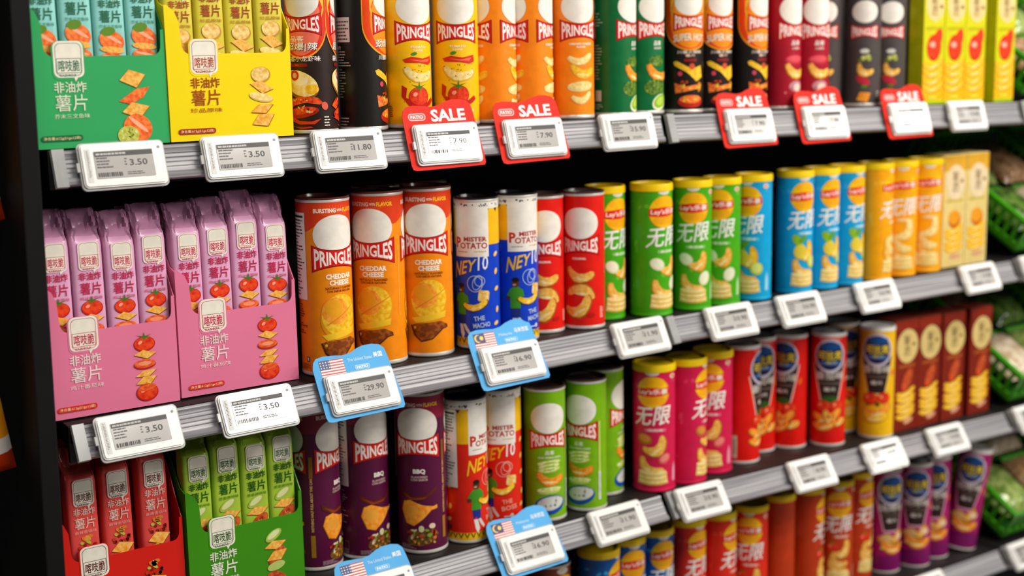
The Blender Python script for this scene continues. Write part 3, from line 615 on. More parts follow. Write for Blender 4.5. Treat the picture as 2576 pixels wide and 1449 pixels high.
CANS = [
 ('craw', 0, .9528, .0442, -51, 'black can with red panel and crayfish picture, touching the yellow carton'),
 ('black', 0, 1.0385, .0462, 51, 'black can turned to show its white nutrition table on the top shelf'),
 ('tomato', 0, 1.1178, .0462, -5, 'yellow tomato can beside the black can with the nutrition table'),
 ('tomato', 0, 1.2039, .0441, -29, 'yellow tomato can facing front, next to the light orange cans'),
 ('cream', 0, 1.2775, .0463, -95, 'light orange can turned sideways, touching the yellow tomato can'),
 ('cream', 0, 1.3511, .0462, -99, 'light orange can turned sideways, middle of its three'),
 ('cream', 0, 1.4332, .0422, -15, 'light orange can facing front, beside the dark green can'),
 ('lime', 0, 1.5249, .0430, 21, 'dark green can turned to show its back print, beside the light orange can'),
 ('lime', 0, 1.5976, .0544, 0, 'dark green can with lime half in full view, before the black hot cans'),
 ('hot', 0, 1.6805, .0441, -21, 'black and orange hot can touching the dark green cans'),
 ('hot', 0, 1.7540, .0483, -9, 'black and orange hot can, middle of its three, behind a sale card'),
 ('hot', 0, 1.8381, .0442, 5, 'black and orange hot can beside the dark red cans'),
 ('ham', 0, 1.9263, .0442, -1, 'dark red can touching the black hot can'),
 ('ham', 0, 2.0015, .0442, -17, 'dark red can in front of the charcoal grey cans'),
 ('grey', 0, 2.0870, .0882, -44, 'charcoal grey can set back, half hidden by the dark red can'),
 ('grey', 0, 2.1511, .0462, -41, 'charcoal grey can in full view, second from the dark red cans'),
 ('grey', 0, 2.2386, .0562, -39, 'charcoal grey can, third from the dark red cans, above a sale card'),
 ('grey', 0, 2.393, .1115, -4, 'charcoal grey can half hidden behind the yellow snack boxes'),
 ('cheddar', 1, .9623, .0466, 1, 'orange cheddar can showing its nutrition table, beside the pink carton'),
 ('cheddar', 1, 1.0610, .0565, -49, 'orange cheddar can in the middle of its three'),
 ('cheddar', 1, 1.1455, .0521, -32, 'orange cheddar can beside the blue cans'),
 ('cheddar', 1, 1.1080, .1400, -40, 'orange cheddar can in the second row, behind the middle one of the front three'),
 ('cheddar', 1, 1.1920, .1360, -35, 'orange cheddar can in the second row, behind the blue can'),
 ('pblue', 1, 1.2332, .0402, -51, 'blue can with white panel, touching the orange cheddar can'),
 ('pblue', 1, 1.3104, .0402, -9, 'blue can with wide yellow collar, touching the red can'),
 ('red', 1, 1.3808, .0618, -30, 'red can half hidden behind the blue can'),
 ('red', 1, 1.4524, .0415, -48, 'red can with three crisps in full view'),
 ('lgreen', 1, 1.5266, .0753, 6, 'green yellow-lidded can set back, half hidden by the red can'),
 ('lgreen', 1, 1.6060, .0434, -1, 'green yellow-lidded can standing alone after the shelf gap'),
 ('lgreen', 1, 1.6997, .0395, -38, 'green yellow-lidded can facing front with whole round logo showing'),
 ('lgreen', 1, 1.7719, .0395, -53, 'green yellow-lidded can touching the sky blue cans'),
 ('lblue', 1, 1.8523, .0395, -64, 'sky blue can touching the green cans, blue bottle print in view'),
 ('lblue', 1, 1.9633, .0395, -13, 'sky blue can just past the dark gap'),
 ('lblue', 1, 2.0355, .0395, -2, 'sky blue can, third one from the green cans'),
 ('lblue', 1, 2.1077, .0395, 3, 'sky blue can touching the orange yellow-lidded can'),
 ('lorange', 1, 2.1937, .0395, 22, 'orange yellow-lidded can with barcode showing beside the sky blue cans'),
 ('lorange', 1, 2.2684, .0395, -38, 'orange yellow-lidded can in the middle of its three'),
 ('lorange', 1, 2.3467, .0395, -35, 'orange yellow-lidded can beside the cream snack boxes'),
 ('bbq', 2, .9588, .1054, -101, 'purple barbecue can turned sideways with vertical slogan, beside the green carton'),
 ('bbq', 2, 1.0428, .0984, 6, 'purple barbecue can showing its nutrition table'),
 ('bbq', 2, 1.1277, .0588, -41, 'purple barbecue can facing front beside the red yellow-collared can'),
 ('pred', 2, 1.2061, .0473, 24, 'red yellow-collared can showing its white back table'),
 ('pred', 2, 1.2847, .0605, -37, 'red yellow-collared can with whole white panel, beside the lime green can'),
 ('sour', 2, 1.3675, .0456, -25, 'lime green can touching the red yellow-collared can, dip bowl in view'),
 ('sour', 2, 1.4530, .0402, -61, 'lime green can with pale stripe, middle of its three'),
 ('sour', 2, 1.5276, .0841, 37, 'lime green can set back, mostly hidden beside the dark gap'),
 ('lpink', 2, 1.6117, .0425, -45, 'crimson yellow-lidded can facing front beside the dark gap'),
 ('lpink', 2, 1.6901, .0443, 30, 'crimson yellow-lidded can turned to show barcode and back print'),
 ('lpink', 2, 1.7738, .0629, -55, 'crimson yellow-lidded can touching the red emblem can'),
 ('ered', 2, 1.8630, .0749, 35, 'red emblem can showing a pale barcode, touching the crimson can'),
 ('ered', 2, 1.9428, .1114, -32, 'red emblem can set back behind its neighbour with the barcode'),
 ('ered', 2, 2.0140, .0947, -69, 'red emblem can, third from the crimson cans'),
 ('ered', 2, 2.0896, .0605, -42, 'red emblem can in full view beside the yellow emblem can'),
 ('eyellow', 2, 2.193, .116, -24, 'yellow emblem can half hidden behind the red emblem can'),
 ('eyellow', 2, 2.2135, .0405, -50, 'yellow emblem can in full view beside the brown boxes'),
 ('lbrown', 3, 1.3970, .0735, 3, 'brown can with tan rim, only its top showing under the rail'),
 ('lnavy', 3, 1.5000, .0675, 35, 'navy blue yellow-lidded can showing its lid top, next to the brown can'),
 ('lnavy', 3, 1.5790, .0825, -12, 'navy blue yellow-lidded can in the middle of its three'),
 ('lnavy', 3, 1.6520, .0865, -9, 'navy blue yellow-lidded can touching the bright red can'),
 ('lred', 3, 1.7360, .0885, 5, 'bright red yellow-lidded can touching the navy blue can'),
 ('lred', 3, 1.8100, .0815, 19, 'bright red yellow-lidded can in the middle of its three'),
 ('lred', 3, 1.8900, .0745, -49, 'bright red yellow-lidded can with whole round logo, beside brick red cans'),
 ('lbrick', 3, 1.9800, .0875, 104, 'brick red can turned to show only its back print'),
 ('lbrick', 3, 2.0620, .0845, 31, 'brick red can with a sliver of logo, second of its four'),
 ('lbrick', 3, 2.1460, .0805, -35, 'brick red can with whole round logo facing front'),
 ('lbrick', 3, 2.2230, .0945, 7, 'brick red can touching the magenta cans'),
 ('emag', 3, 2.2960, .0785, -23, 'magenta can touching the brick red can'),
 ('emag', 3, 2.3750, .0615, -46, 'magenta can facing front, second from the brick red cans'),
 ('emag', 3, 2.4490, .0705, -48, 'magenta can beside the tilted one'),
 ('emag', 3, 2.5310, .0600, -58, 'magenta can tilting sideways at the shelf end with white lid showing'),
]
SCALE = {56: 1.1, 28: 1.06, 46: K_/L_, 47: K_/L_, 48: K_/L_}
PROTO = {}
for i, (k, row, X, Y, ph, lab) in enumerate(CANS):
    loc = (X, Y, zs(row, X)); rot = (0, 0, math.radians(ph))
    if i == len(CANS)-1: rot = (Matrix.Rotation(math.radians(8), 3, Vector((.58, .82, 0))) @ Matrix.Rotation(math.radians(ph), 3, 'Z')).to_euler(); loc = (X, Y, zs(row, X)+.0045)
    if k not in PROTO:
        R, H, base, af, lid = KIND[k]
        o = make_can('crisp_can', R, H, base, af(), lid, lab, GROUP.get(k)); o.location = loc; o.rotation_euler = rot; PROTO[k] = o
    else: o = dup(PROTO[k], loc, rot, lab, GROUP.get(k))
    s = SCALE.get(i, 1); o.scale = (s, s, 1)

# ------------------------------------------------------------------ cartons of sachets
FL = {'teal': dict(card='#35A860', pack='#8CCFC6', ink='#1D6A48', cink='#DCE8C8', top='salmon', pill='#1C6A34', small='芥末三文鱼味'),
      'yellow': dict(card='#F6DA04', pack='#D6C63A', ink='#A8400E', cink='#A8480E', top='potato', pill='#A8360C', small='珍品原味'),
      'pink': dict(card='#E67A9C', pack='#E0A4C6', ink='#C81A4A', cink='#F0DCD8', top='tomato', pill='#D83424', small='鸡汁番茄味'),
      'red': dict(card='#D8180A', pack='#E04A44', ink='#5A0E0A', cink='#F2C8B8', top='craw', pill='#8A1408', small='麻辣香锅味'),
      'green': dict(card='#3A8C06', pack='#A6C838', ink='#1A5A10', cink='#F0EEDC', top='ham', pill='#1E5A08', small='葱香烤排味')}
def badge(a, u, v, w, h, ink, edge):
    o = rrect(w, h*.94, w*.2, u, v+h*.03, 5)
    a.poly([(x*1+(x-u)*.06, v+(y-v)*1.05) for x, y in o], edge); a.poly(o, '#EFE9D8'); a.poly([(u+(x-u)*.92, v+(y-v)*.94) for x, y in o], ink); a.poly([(u+(x-u)*.885, v+(y-v)*.915) for x, y in o], '#EFE9D8')
    a.poly([(u+w*.15, v-h*.42), (u+w*.34, v-h*.42), (u+w*.2, v-h*.58)][::-1], '#EFE9D8')
    a.rect(u, v-h*.14, w*.86, h*.40, ink); a.rect(u, v-h*.14, w*.82, h*.37, '#EFE9D8'); a.text('喀吱脆', u, v-h*.14, w*.74, h*.30, ink, .025); a.text('KAZHICUI', u-w*.06, v-h*.40, w*.56, h*.07, ink, .03)
def stack(a, f, u, v, s, n=6):
    """the floating food pictured on sachets and cartons; v = top"""
    if f == 'tomato':
        a.tomato(u, v-9*s, 27*s, 19*s); a.cracker(u, v-22*s, 28*s, 11*s, -2); a.slice(u-1*s, v-34*s, 28*s, 12*s)
        if n > 3: a.cracker(u, v-46*s, 28*s, 9*s, 12); a.cracker(u, v-55*s, 28*s, 12*s, 14); a.tomato(u, v-70*s, 28*s, 22*s, False); a.poly(ell(24*s, 8*s, 20, 8, u, v-64*s), 'slice')
        else: a.cracker(u, v-46*s, 28*s, 10*s, 10)
    elif f == 'salmon':
        if n > 3:
            a.cracker(u, v-10*s, 32*s, 22*s, 6); a.poly([(u-18*s, v-36*s), (u+4*s, v-22*s), (u+20*s, v-20*s), (u+12*s, v-32*s), (u-4*s, v-40*s)][::-1], 'salmon'); a.cracker(u+2*s, v-47*s, 34*s, 20*s, 6)
            a.poly(ell(36*s, 32*s, 24, -30, u+3*s, v-68*s), 'salmon'); a.poly(ell(30*s, 5*s, 20, -40, u+4*s, v-64*s), '#FBB08A'); a.poly(ell(26*s, 22*s, 22, 0, u-9*s, v-76*s), 'wasabi'); a.bits(u-9*s, v-75*s, 18*s, 14*s, 16, ['#8A9420', '#E4E490', '#D8D870'], 3, 3*s)
        else:
            a.poly(ell(31*s, 24*s, 24, -20, u, v-14*s), 'salmon'); a.poly(ell(24*s, 4*s, 18, -30, u+2*s, v-12*s), '#FBB08A'); a.poly(ell(18*s, 11*s, 16, 10, u-4*s, v-3*s), '#5E8A1E'); a.poly(ell(30*s, 8*s, 20, -6, u, v-25*s), 'cracker'); a.poly(ell(30*s, 16*s, 22, -8, u, v-36*s), 'salmon'); a.poly(ell(24*s, 3*s, 16, -12, u, v-34*s), '#FBB08A'); a.cracker(u+2*s, v-50*s, 28*s, 10*s, 0)
    elif f == 'potato':
        a.poly(ell(26*s, 20*s, 26, 0, u, v-10*s), '#C8902E'); a.poly(ell(24*s, 18*s, 26, 0, u-1*s, v-9*s), 'potato'); a.cracker(u, v-25*s, 32*s, 15*s, -16); a.poly(ell(33*s, 11*s, 22, -12, u-1*s, v-38*s), '#D8AE5A'); a.poly(ell(32*s, 9*s, 22, -12, u-1*s, v-37*s), 'chippale')
        if n > 3: a.cracker(u, v-52*s, 32*s, 13*s, 14)
        a.cracker(u+1*s, v-(66 if n > 3 else 52)*s, 32*s, 18*s, 18)
    elif f == 'craw':
        a.bits(u, v-8*s, 24*s, 12*s, 6, ['#E8B04A', '#B8C23A', '#E07A2A'], 3, 8*s); a.bits(u+2*s, v-18*s, 24*s, 8*s, 12, ['#8A1A0C', '#C83A1A'], 4, 5*s); a.cracker(u+2*s, v-30*s, 30*s, 18*s, 8); a.poly(ell(16*s, 6*s, 14, 50, u-4*s, v-42*s), '#A8B43A'); a.cracker(u, v-52*s, 32*s, 15*s, 14)
    else:
        a.poly(ell(26*s, 13*s, 22, 30, u-2*s, v-7*s), '#A8BE4A'); a.poly(ell(20*s, 8*s, 20, 30, u-2*s, v-6*s), '#DDE0A0'); a.cracker(u, v-21*s, 32*s, 14*s, 8)
        a.poly(ell(30*s, 16*s, 24, 40, u+2*s, v-36*s), 'meat'); a.bits(u+2*s, v-36*s, 16*s, 12*s, 8, ['#E08A5A', '#8A2410'], 3, 3*s)
        if n > 3: a.cracker(u+2*s, v-36*s, 32*s, 16*s, 18); a.poly(ell(26*s, 12*s, 22, 10, u, v-50*s), '#B8C86A'); a.poly(ell(28*s, 16*s, 22, -20, u, v-66*s), 'meat')
        else: a.cracker(u, v-50*s, 30*s, 12*s, 12)
PACKH = .268
def make_pack(f, label, group):
    d = FL[f]; t = thing('snack_sachet', label, 'snack sachet', (0, 0, 0), 0, group)
    bm = bmesh.new(); hw, hd = .0212, .0145; rnd = random.Random(len(f)); N = 40
    secs = [(0, .96, .10, 0), (.012, 1, .12, 0), (.028, 1, .95, 0), (.05, 1, 1, 0), (.14, 1, 1.02, 0), (.225, 1, 1, 0), (.234, .98, .93, .001), (.240, .94, .72, .003), (.246, .95, .40, .005), (.250, .99, .14, .006), (.256, 1.03, .07, .007), (.264, 1.05, .07, .011), (.270, 1.05, .07, .016), (PACKH+.006, 1.04, .06, .020)]
    rings = []
    for z, kw, kd, y in secs:
        rg = []
        for i in range(N):
            a = 2*PI*i/N; e = 2/6.0 if kd > .5 else 2/3.0
            x = hw*kw*math.copysign(abs(math.cos(a))**e, math.cos(a)); yy = hd*kd*math.copysign(abs(math.sin(a))**e, math.sin(a))
            j = .0022 if z > .238 else .0
            rg.append(bm.verts.new((x, yy+y+rnd.uniform(-j, j)+(.0034*math.sin(x*210+len(f)+z*60) if z > .245 else 0), z+rnd.uniform(-j, j)*.5)))
        rings.append(rg)
    for p, q in zip(rings, rings[1:]):
        for i in range(N): bm.faces.new((p[i], p[(i+1) % N], q[(i+1) % N], q[i]))
    bm.faces.new(rings[0][::-1]); bm.faces.new(rings[-1])
    pm = mat(d['pack'], rough=.3, noise=.12, scale=14, coat=.3)
    mats = [pm, mat(mix(d['pack'], '#7A2A5A' if f == 'pink' else '#3A3A1A', .18), rough=.3, noise=.2, scale=50, coat=.3)]
    for fc in bm.faces:
        if fc.calc_center_median().z > .238: fc.material_index = 1
    body = Art()
    badge(body, 1.5, 212, 28, 40, d['ink'], mix(d['pack'], '#FFFFFF', .45))
    ink = d['ink'] if f != 'red' else '#F2C8B8'
    body.text('非油炸', 1, 186, 30, 10.5, ink, .03); body.text('薯片', 1, 169.5, 29, 16, ink, .008); body.text(d['small'], 1, 156.5, 31, 4.6, mix(ink, d['pack'], .25), .0)
    stack(body, d['top'], 1.0, 153, 1.1, 3)
    body.build(bm, mats, on_flat(-hd*1.02-.0004))
    obj('sachet_body', bm, mats, t)
    return t
def make_tray(f, label, loc, w=.183):
    d = FL[f]; t = thing('display_carton', label, 'display carton', loc, 0, 'open cartons of snack sachets')
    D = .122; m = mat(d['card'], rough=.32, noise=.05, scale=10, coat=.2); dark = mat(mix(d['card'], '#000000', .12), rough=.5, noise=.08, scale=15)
    H = .117
    o = [(0, 0), (w, 0), (w, .150)]
    o += [(w-.0045, .150), (w-.0055, H+.012)] + [(w-.0055-.010*(1-math.cos(PI/2*i/5)), H+.012-.012*math.sin(PI/2*i/5)) for i in range(1, 6)]
    o += [(.034, H)] + [(.034-.012*math.sin(PI/2*i/5), H+.014-.014*math.cos(PI/2*i/5)) for i in range(1, 6)] + [(.020, .160), (.014, .174), (.004, .182), (0, .182)]
    bm = bmesh.new(); prism(bm, o, 0, .0012)
    prism(bm, [(x/1000, z/1000) for x, z in rrect(43, 50, 9, 53, 112, 5)], -.0004, .0009)
    a = Art()
    badge(a, 53, 112, 37, 47, d['ink'], '#F4EEDC')
    a.text('非油炸', 53, 78, 42, 14, d['cink'], .03); a.text('薯片', 53, 58, 42, 21, d['cink'], .01); a.text(d['small'], 53, 41, 46, 6, d['cink'], 0)
    stack(a, d['top'], 136, 98, 1.12, 6)
    a.poly(rrect(54, 7.5, 3.5, 38, 13), d['pill']); a.text('净含量:612g(51gx12袋)', 38, 13, 48, 4.6, '#F0D8A8', .01)
    mats = [m]; a.build(bm, mats, on_flat(-.0004)); obj('front_panel', bm, mats, t, smooth=False)
    side = [(0, 0), (D, 0), (D, .255), (.09, .25), (.045, .22), (.018, .186), (0, .180)]
    for x, top in ((0, 1), (w-.0012, 1)):
        bm = bmesh.new(); s2 = side if x == 0 else [(0, 0), (D, 0), (D, .255), (.09, .25), (.045, .22), (.018, .175), (0, .150)]
        aa = [bm.verts.new((x, y+.0012, z)) for y, z in s2]; bb = [bm.verts.new((x+.0012, y+.0012, z)) for y, z in s2]
        bm.faces.new(aa); bm.faces.new(bb[::-1])
        for i in range(len(s2)): bm.faces.new((aa[i], bb[i], bb[(i+1) % len(s2)], aa[(i+1) % len(s2)]))
        bmesh.ops.recalc_face_normals(bm, faces=bm.faces[:])
        obj('side_panel', bm, m, t, smooth=False)
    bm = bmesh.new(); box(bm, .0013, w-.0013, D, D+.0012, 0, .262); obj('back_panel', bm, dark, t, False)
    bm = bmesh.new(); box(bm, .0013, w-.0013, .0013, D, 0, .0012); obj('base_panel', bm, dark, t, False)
    return t
TRAYS = [('teal', 0, .5325, .006, 'sea green carton with wasabi picture, beside the black end panel'),
         ('yellow', 0, .7165, .004, 'bright yellow carton with potato picture on the top shelf'),
         ('pink', 1, .5335, .028, 'pink tomato carton beside the black end panel'),
         ('pink', 1, .7190, .028, 'pink tomato carton touching the orange cheddar can'),
         ('red', 2, .5300, .040, 'red carton on the third shelf, mostly below the frame'),
         ('green', 2, .7170, .034, 'grass green carton with onion picture beside the purple cans')]
WHERE = ['from the black end panel', 'from the black can', 'from the end panel', 'from the orange cans', 'from the end panel', 'from the purple cans']
COLN = {'teal': 'pale teal', 'yellow': 'mustard yellow', 'pink': 'pink', 'red': 'coral red', 'green': 'light green'}
ORD = ['first', 'second', 'third', 'fourth']
CART = ['the sea green carton', 'the bright yellow carton', 'the pink carton by the end panel', 'the pink carton by the orange cans', 'the red carton', 'the grass green carton']
PKP = {}
DZ = [(.000, .012, -.006, .004), (-.008, .006, .002, .012), (.004, .002, -.004, .003), (-.003, .001, .008, -.002), (-.004, .0, .006, .0), (-.004, .004, -.004, .004)]
for ti, (f, row, X, Y, lab) in enumerate(TRAYS):
    z = max(zs(row, X), zs(row, X+.183))+.0004; tr = make_tray(f, lab, (X, Y, z))
    n = 4; xs = [.0245, .0690, .1135, .1580]
    if f == 'red': xs = [.045, .094, .147]; n = 3
    for j in range(n):
        px = X+xs[j]; jit = (random.uniform(-.0006, .0006), random.uniform(0, .003))
        l = '%s sachet, %s of the front %s in %s' % (COLN[f], ORD[j], 'four' if n == 4 else 'three', CART[ti])
        loc = (px+jit[0], Y+.0195+jit[1], z+.0014); rot = (math.radians(-1.0), 0, 0); g = 'front sachets in ' + CART[ti]
        if f not in PKP: o = make_pack(f, l, g); o.location = loc; o.rotation_euler = rot; PKP[f] = o
        else: o = dup(PKP[f], loc, rot, l, g)
        o.scale = (1, 1, 1+DZ[ti][j]*3.4)
    if f == 'pink':
        for j in range(4):
            o = dup(PKP[f], (X+xs[j], Y+.066, z+.0014), (0, 0, 0), 'pink sachet standing behind the front four in ' + CART[ti], 'rear sachets in ' + CART[ti]); o.scale = (1, 1, .965+.02*(j % 2))

# ------------------------------------------------------------------ flat snack boxes
def make_box(kind, label, group):
    t = thing('snack_box', label, 'snack box', (0, 0, 0), 0, group); W_, D, H = (.0645, .036, .235) if kind == 'lemon' else (.0735, .055, .235)
    base = {'lemon': '#D2CE06', 'cream': '#E0C87C', 'brown': '#80200E'}[kind]
    bm = bmesh.new(); box(bm, -W_/2, W_/2, 0, D, 0, H, 0, .0012); mats = [cm(base)]
    a = Art(); a.oy = 0
    if kind == 'lemon':
        a.poly([(-32, 8), (32, 8), (32, 80), (-32, 84)], '#F2B408'); a.poly(ell(55, 66, 36, 8, 1, 196), '#E2C98A'); a.text('薯', -2, 206, 20, 20, '#6A4A12', .0); a.text('愿', 0, 184, 20, 20, '#6A4A12', .0); a.poly(ell(10, 8, 12, 0, 20, 192), '#8A6A1E')
        a.rect(0, 150, 50, 6, '#B8AE08'); a.tomato(0, 112, 44, 52, False); a.poly(ell(26, 50, 22, -25, 10, 126), '#DE3A12'); a.poly(ell(12, 12, 14, 0, -2, 118), '#F4B09A')
        for i in range(4): a.saddle(0, 78-15*i, 62, 20, 10-6*(i % 2), 'yellowchip', '#D98A0C')
        a.poly(rrect(24, 6, 2, 0, 14), '#C8D23A'); a.rect(0, 4, 60, 5, '#A8C81A')
    elif kind == 'cream':
        a.rect(0, 218, 72, 32, '#DCA42A'); a.poly(ell(61, 74, 36, 6, 2, 178), '#E6CFA6'); a.text('薯', 0, 190, 20, 20, '#6A4A12', .0); a.text('愿', 2, 168, 20, 20, '#6A4A12', .0); a.poly(ell(10, 8, 12, 0, 22, 180), '#8A6A1E')
        a.rect(0, 140, 54, 5, '#C8AE4A'); a.poly(ell(40, 38, 26, 0, 2, 100), '#C86A0C'); a.poly(ell(36, 30, 26, 0, 0, 105), '#EE9A1E')
        for i in range(4): a.saddle(0, 78-13*i, 60, 18, 8-6*(i % 2), 'yellowchip', '#D98A0C')
        a.poly(ell(40, 10, 20, 0, 6, 22), '#D8A07A')
    else:
        a.rect(0, 224, 72, 18, '#9A2A10'); a.poly(ell(66, 72, 38, 8, 3, 180), '#DDC27A'); a.text('薯', 0, 192, 20, 20, '#5A3A12', .0); a.text('愿', 2, 169, 20, 20, '#5A3A12', .0); a.poly(ell(10, 8, 12, 0, 22, 182), '#8A6A1E'); a.rect(2, 138, 50, 7, '#A8501E')
        a.poly(ell(28, 60, 24, -28, 5, 106), '#8A2E12'); a.poly(ell(24, 52, 24, -28, 4, 108), 'meat'); a.poly(ell(12, 12, 14, 0, -6, 92), '#E0481A')
        for i in range(5): a.saddle(0, 80-12*i, 60, 18, 8-5*(i % 2), 'yellowchip', '#C8800C')
        a.poly(ell(30, 12, 20, 14, 10, 20), '#E0A07A')
    a.build(bm, mats, on_flat(0)); obj('box_body', bm, mats, t, smooth=False)
    bm = bmesh.new(); box(bm, -W_/2+.001, W_/2-.001, .002, D-.001, H, H+.0008); obj('top_flap', bm, cm(mix(base, '#FFFFFF', .1)), t, False)
    return t
BOXES = [('lemon', 0, 2.315, 0.004, 'lemon yellow box touching the charcoal grey can', 1.0), ('lemon', 0, 2.3815, .004, 'lemon yellow box, second from the grey cans', 1), ('lemon', 0, 2.4475, .004, 'lemon yellow box just before the narrow gap', 1), ('lemon', 0, 2.5475, .004, 'lemon yellow box standing alone past the narrow gap', 1),
         ('cream', 1, 2.422, .022, 'cream snack box touching the orange yellow-lidded can', 1), ('cream', 1, 2.497, .022, 'cream snack box at the end of its shelf', 1),
         ('brown', 2, 2.2880, .026, 'dark brown box touching the yellow emblem can', 1), ('brown', 2, 2.3625, .026, 'dark brown box, second from the yellow emblem can', 1), ('brown', 2, 2.4430, .026, 'dark brown box, third from the yellow emblem can', 1), ('brown', 2, 2.5350, .026, 'dark brown box at the end of the shelf beside green crates', 1)]
BP = {}
BG = {'lemon': 'lemon yellow boxes', 'cream': 'cream boxes', 'brown': 'dark brown boxes'}
for k, row, X, Y, lab, s in BOXES:
    loc = (X, Y, zs(row, X))
    if k not in BP: o = make_box(k, lab, BG[k]); o.location = loc; BP[k] = o
    else: o = dup(BP[k], loc, (0, 0, 0), lab, BG[k])

# ------------------------------------------------------------------ price tags and cards
TW, TH, TD = .112, .058, .011
WHITE = mat('#E9E7E2', rough=.25, noise=.03)
def make_tag(k, X, price, label, card=None):
    t = thing('price_tag', label, 'price tag', (0, 0, 0), 0, 'electronic price tags'); y0 = 0
    bm = bmesh.new()
    prism(bm, [(x/1000, z/1000) for x, z in rrect(112, 58, 6, 56, -29, 5)], -.008, -.002)
    bmesh.ops.bevel(bm, geom=[e for e in bm.edges if all(v.co.y < -.0079 for v in e.verts)], offset=.0018, segments=2, affect='EDGES')
    a = Art(); a.rect(9, -29, 7, 44, '#D4D2CE'); a.lines(9, -27, 4, 36, 18, '#55534F', 3); a.poly(ell(4, 4, 12, 0, 105, -9), '#8A8886')
    mats = [WHITE]; a.build(bm, mats, on_flat(-.008)); obj('casing', bm, mats, t)
    bm = bmesh.new(); scr = mat('#B4B0AB', rough=.12, noise=.04, spec=.5)
    x0, x1, z0, z1 = 17, 96, -47, -10.5
    prism(bm, [(x/1000, z/1000) for x, z in rrect(x1-x0, z1-z0, 1.2, (x0+x1)/2, (z0+z1)/2, 2)], -.0086, -.0075)
    a = Art(); ink = '#262422'
    a.rect((x0+x1)/2, z1-4.2, x1-x0-1.5, 6.2, ink); a.lines(x0+24, z1-4.2, 44, 6, 1, '#B8B4AE', int(X*97) % 50)
    a.text(price, 75, -27.5, 29 if len(price) > 4 else 24, 8.5, ink, .012); a.lines(58, -26, 4, 11, 3, '#4A4846', 2); a.lines(30, -26, 22, 16, 4, '#4A4846', int(X*31) % 40)
    a.layer += 1; rnd = random.Random(int(X*100)); x = 20
    while x < 52: w = rnd.choice((.5, .9, 1.4)); a.rect(x, -42, w, 5.5, ink, up=False); x += w+rnd.choice((.5, .9, 1.2))
    a.lines(70, -41.5, 24, 5, 2, '#4A4846', 5)
    mats = [scr]; a.build(bm, mats, on_flat(-.0086)); obj('screen', bm, mats, t, smooth=False)
    bm = bmesh.new(); prism(bm, [(x/1000, z/1000) for x, z in rrect(117, 63, 7, 56, -29.5, 5)], -.0035, .0)
    box(bm, -.006, -.002, -.006, -.002, -.036, -.024)
    hd = obj('clear_holder', bm, mat('#DAD8D4', rough=.12, noise=.03, trans=.4), t)
    tt = TILT[k]
    t.location = (X, -(.0086 if card else .0068)/math.cos(tt), zs(k, X+.056)+.0035)
    dzx = (zoff(k, X+.1)-zoff(k, X))/.1
    t.rotation_euler = (-tt, -dzx*.9, random.uniform(-.012, .012)*0)
    return t
def make_card(k, X, kind, label):
    base = {'sale': '#DE2410', 'usa': '#58ACE4', 'mal': '#58ACE4'}[kind]
    t = thing('sale_card' if kind == 'sale' else 'country_card', label, 'shelf card', (0, 0, 0), 0, 'red sale cards' if kind == 'sale' else 'blue country cards')
    o = [(-12, -60), (-10, -66), (-4, -68)] + [(118, -66), (121, -62), (121, -50), (114, 20)]
    o += [(112, 30), (106, 36), (94, 39), (78, 39), (66, 36), (54, 31), (40, 29), (24, 31), (8, 32), (-4, 30), (-10, 24), (-13, 14)]
    bm = bmesh.new(); prism(bm, [(x/1000, z/1000) for x, z in o], -.0012, -.0002)
    a = Art()
    if kind == 'sale':
        a.text('SALE', 68, 15, 62, 19, '#F6EEEA', .03); a.poly(rrect(30, 11, 5, 12, 14), '#F6E6E0'); a.poly(rrect(28.5, 9.5, 4.5, 12, 14), base); a.text('PATIO', 12, 14, 22, 5.5, '#F6E6E0', .03)
    else:
        fx, fz, fw, fh = 19, 12, 40, 27
        if kind == 'usa':
            a.rect(fx, fz, fw, fh, '#F2EAE6'); a.layer += 1
            for i in range(7): a.rect(fx, fz+fh/2-fh/13*(2*i+.5), fw, fh/13, '#C8281E', up=False)
            a.rect(fx-fw*.28, fz+fh*.23, fw*.44, fh*.54, '#1E2A6A'); a.layer += 1
            for i in range(4):
                for j in range(3): a.poly(ell(2, 2, 6, 0, fx-fw*.45+i*fw*.115, fz+fh*.08+j*fh*.15), '#F0EEEA', up=False)
            a.text('The United States', 67, 20, 42, 5, '#D8ECF8', .0); a.text('美国', 98, 22, 15, 8, '#F4F8FC', .03)
        else:
            a.rect(fx, fz, fw, fh, '#F2EAE6'); a.layer += 1
            for i in range(7): a.rect(fx, fz+fh/2-fh/14*(2*i+.5), fw, fh/14, '#C8281E', up=False)
            a.rect(fx-fw*.24, fz+fh*.2, fw*.52, fh*.6, '#1A1E66'); a.poly(ell(13, 13, 20, 0, fx-fw*.31, fz+fh*.2), '#F0C81E'); a.poly(ell(11, 11, 20, 0, fx-fw*.26, fz+fh*.2), '#1A1E66'); a.poly(ell(7, 7, 14, 0, fx-fw*.14, fz+fh*.2), '#F0C81E')
            a.text('Malaysia', 60, 17, 26, 5.5, '#D8ECF8', .0); a.text('马来西亚', 92, 21, 28, 7.5, '#F4F8FC', .03)
        a.poly(rrect(26, 7, 3, 68, 7), '#B8DCF4'); a.poly(rrect(25, 6, 2.8, 68, 7), base); a.text('PATIO', 68, 7, 19, 4, '#E8F4FC', .02)
    mats = [mat(base, rough=.5, noise=.06, scale=20, spec=.12)]; a.build(bm, mats, on_flat(-.0012)); obj('card_face', bm, mats, t, smooth=False)
    tt = TILT[k]; t.location = (X, -.0070/math.cos(tt), zs(k, X+.056)+.0035)
    dzx = (zoff(k, X+.1)-zoff(k, X))/.1
    t.rotation_euler = (-tt, -dzx*.9, 0)
    return t
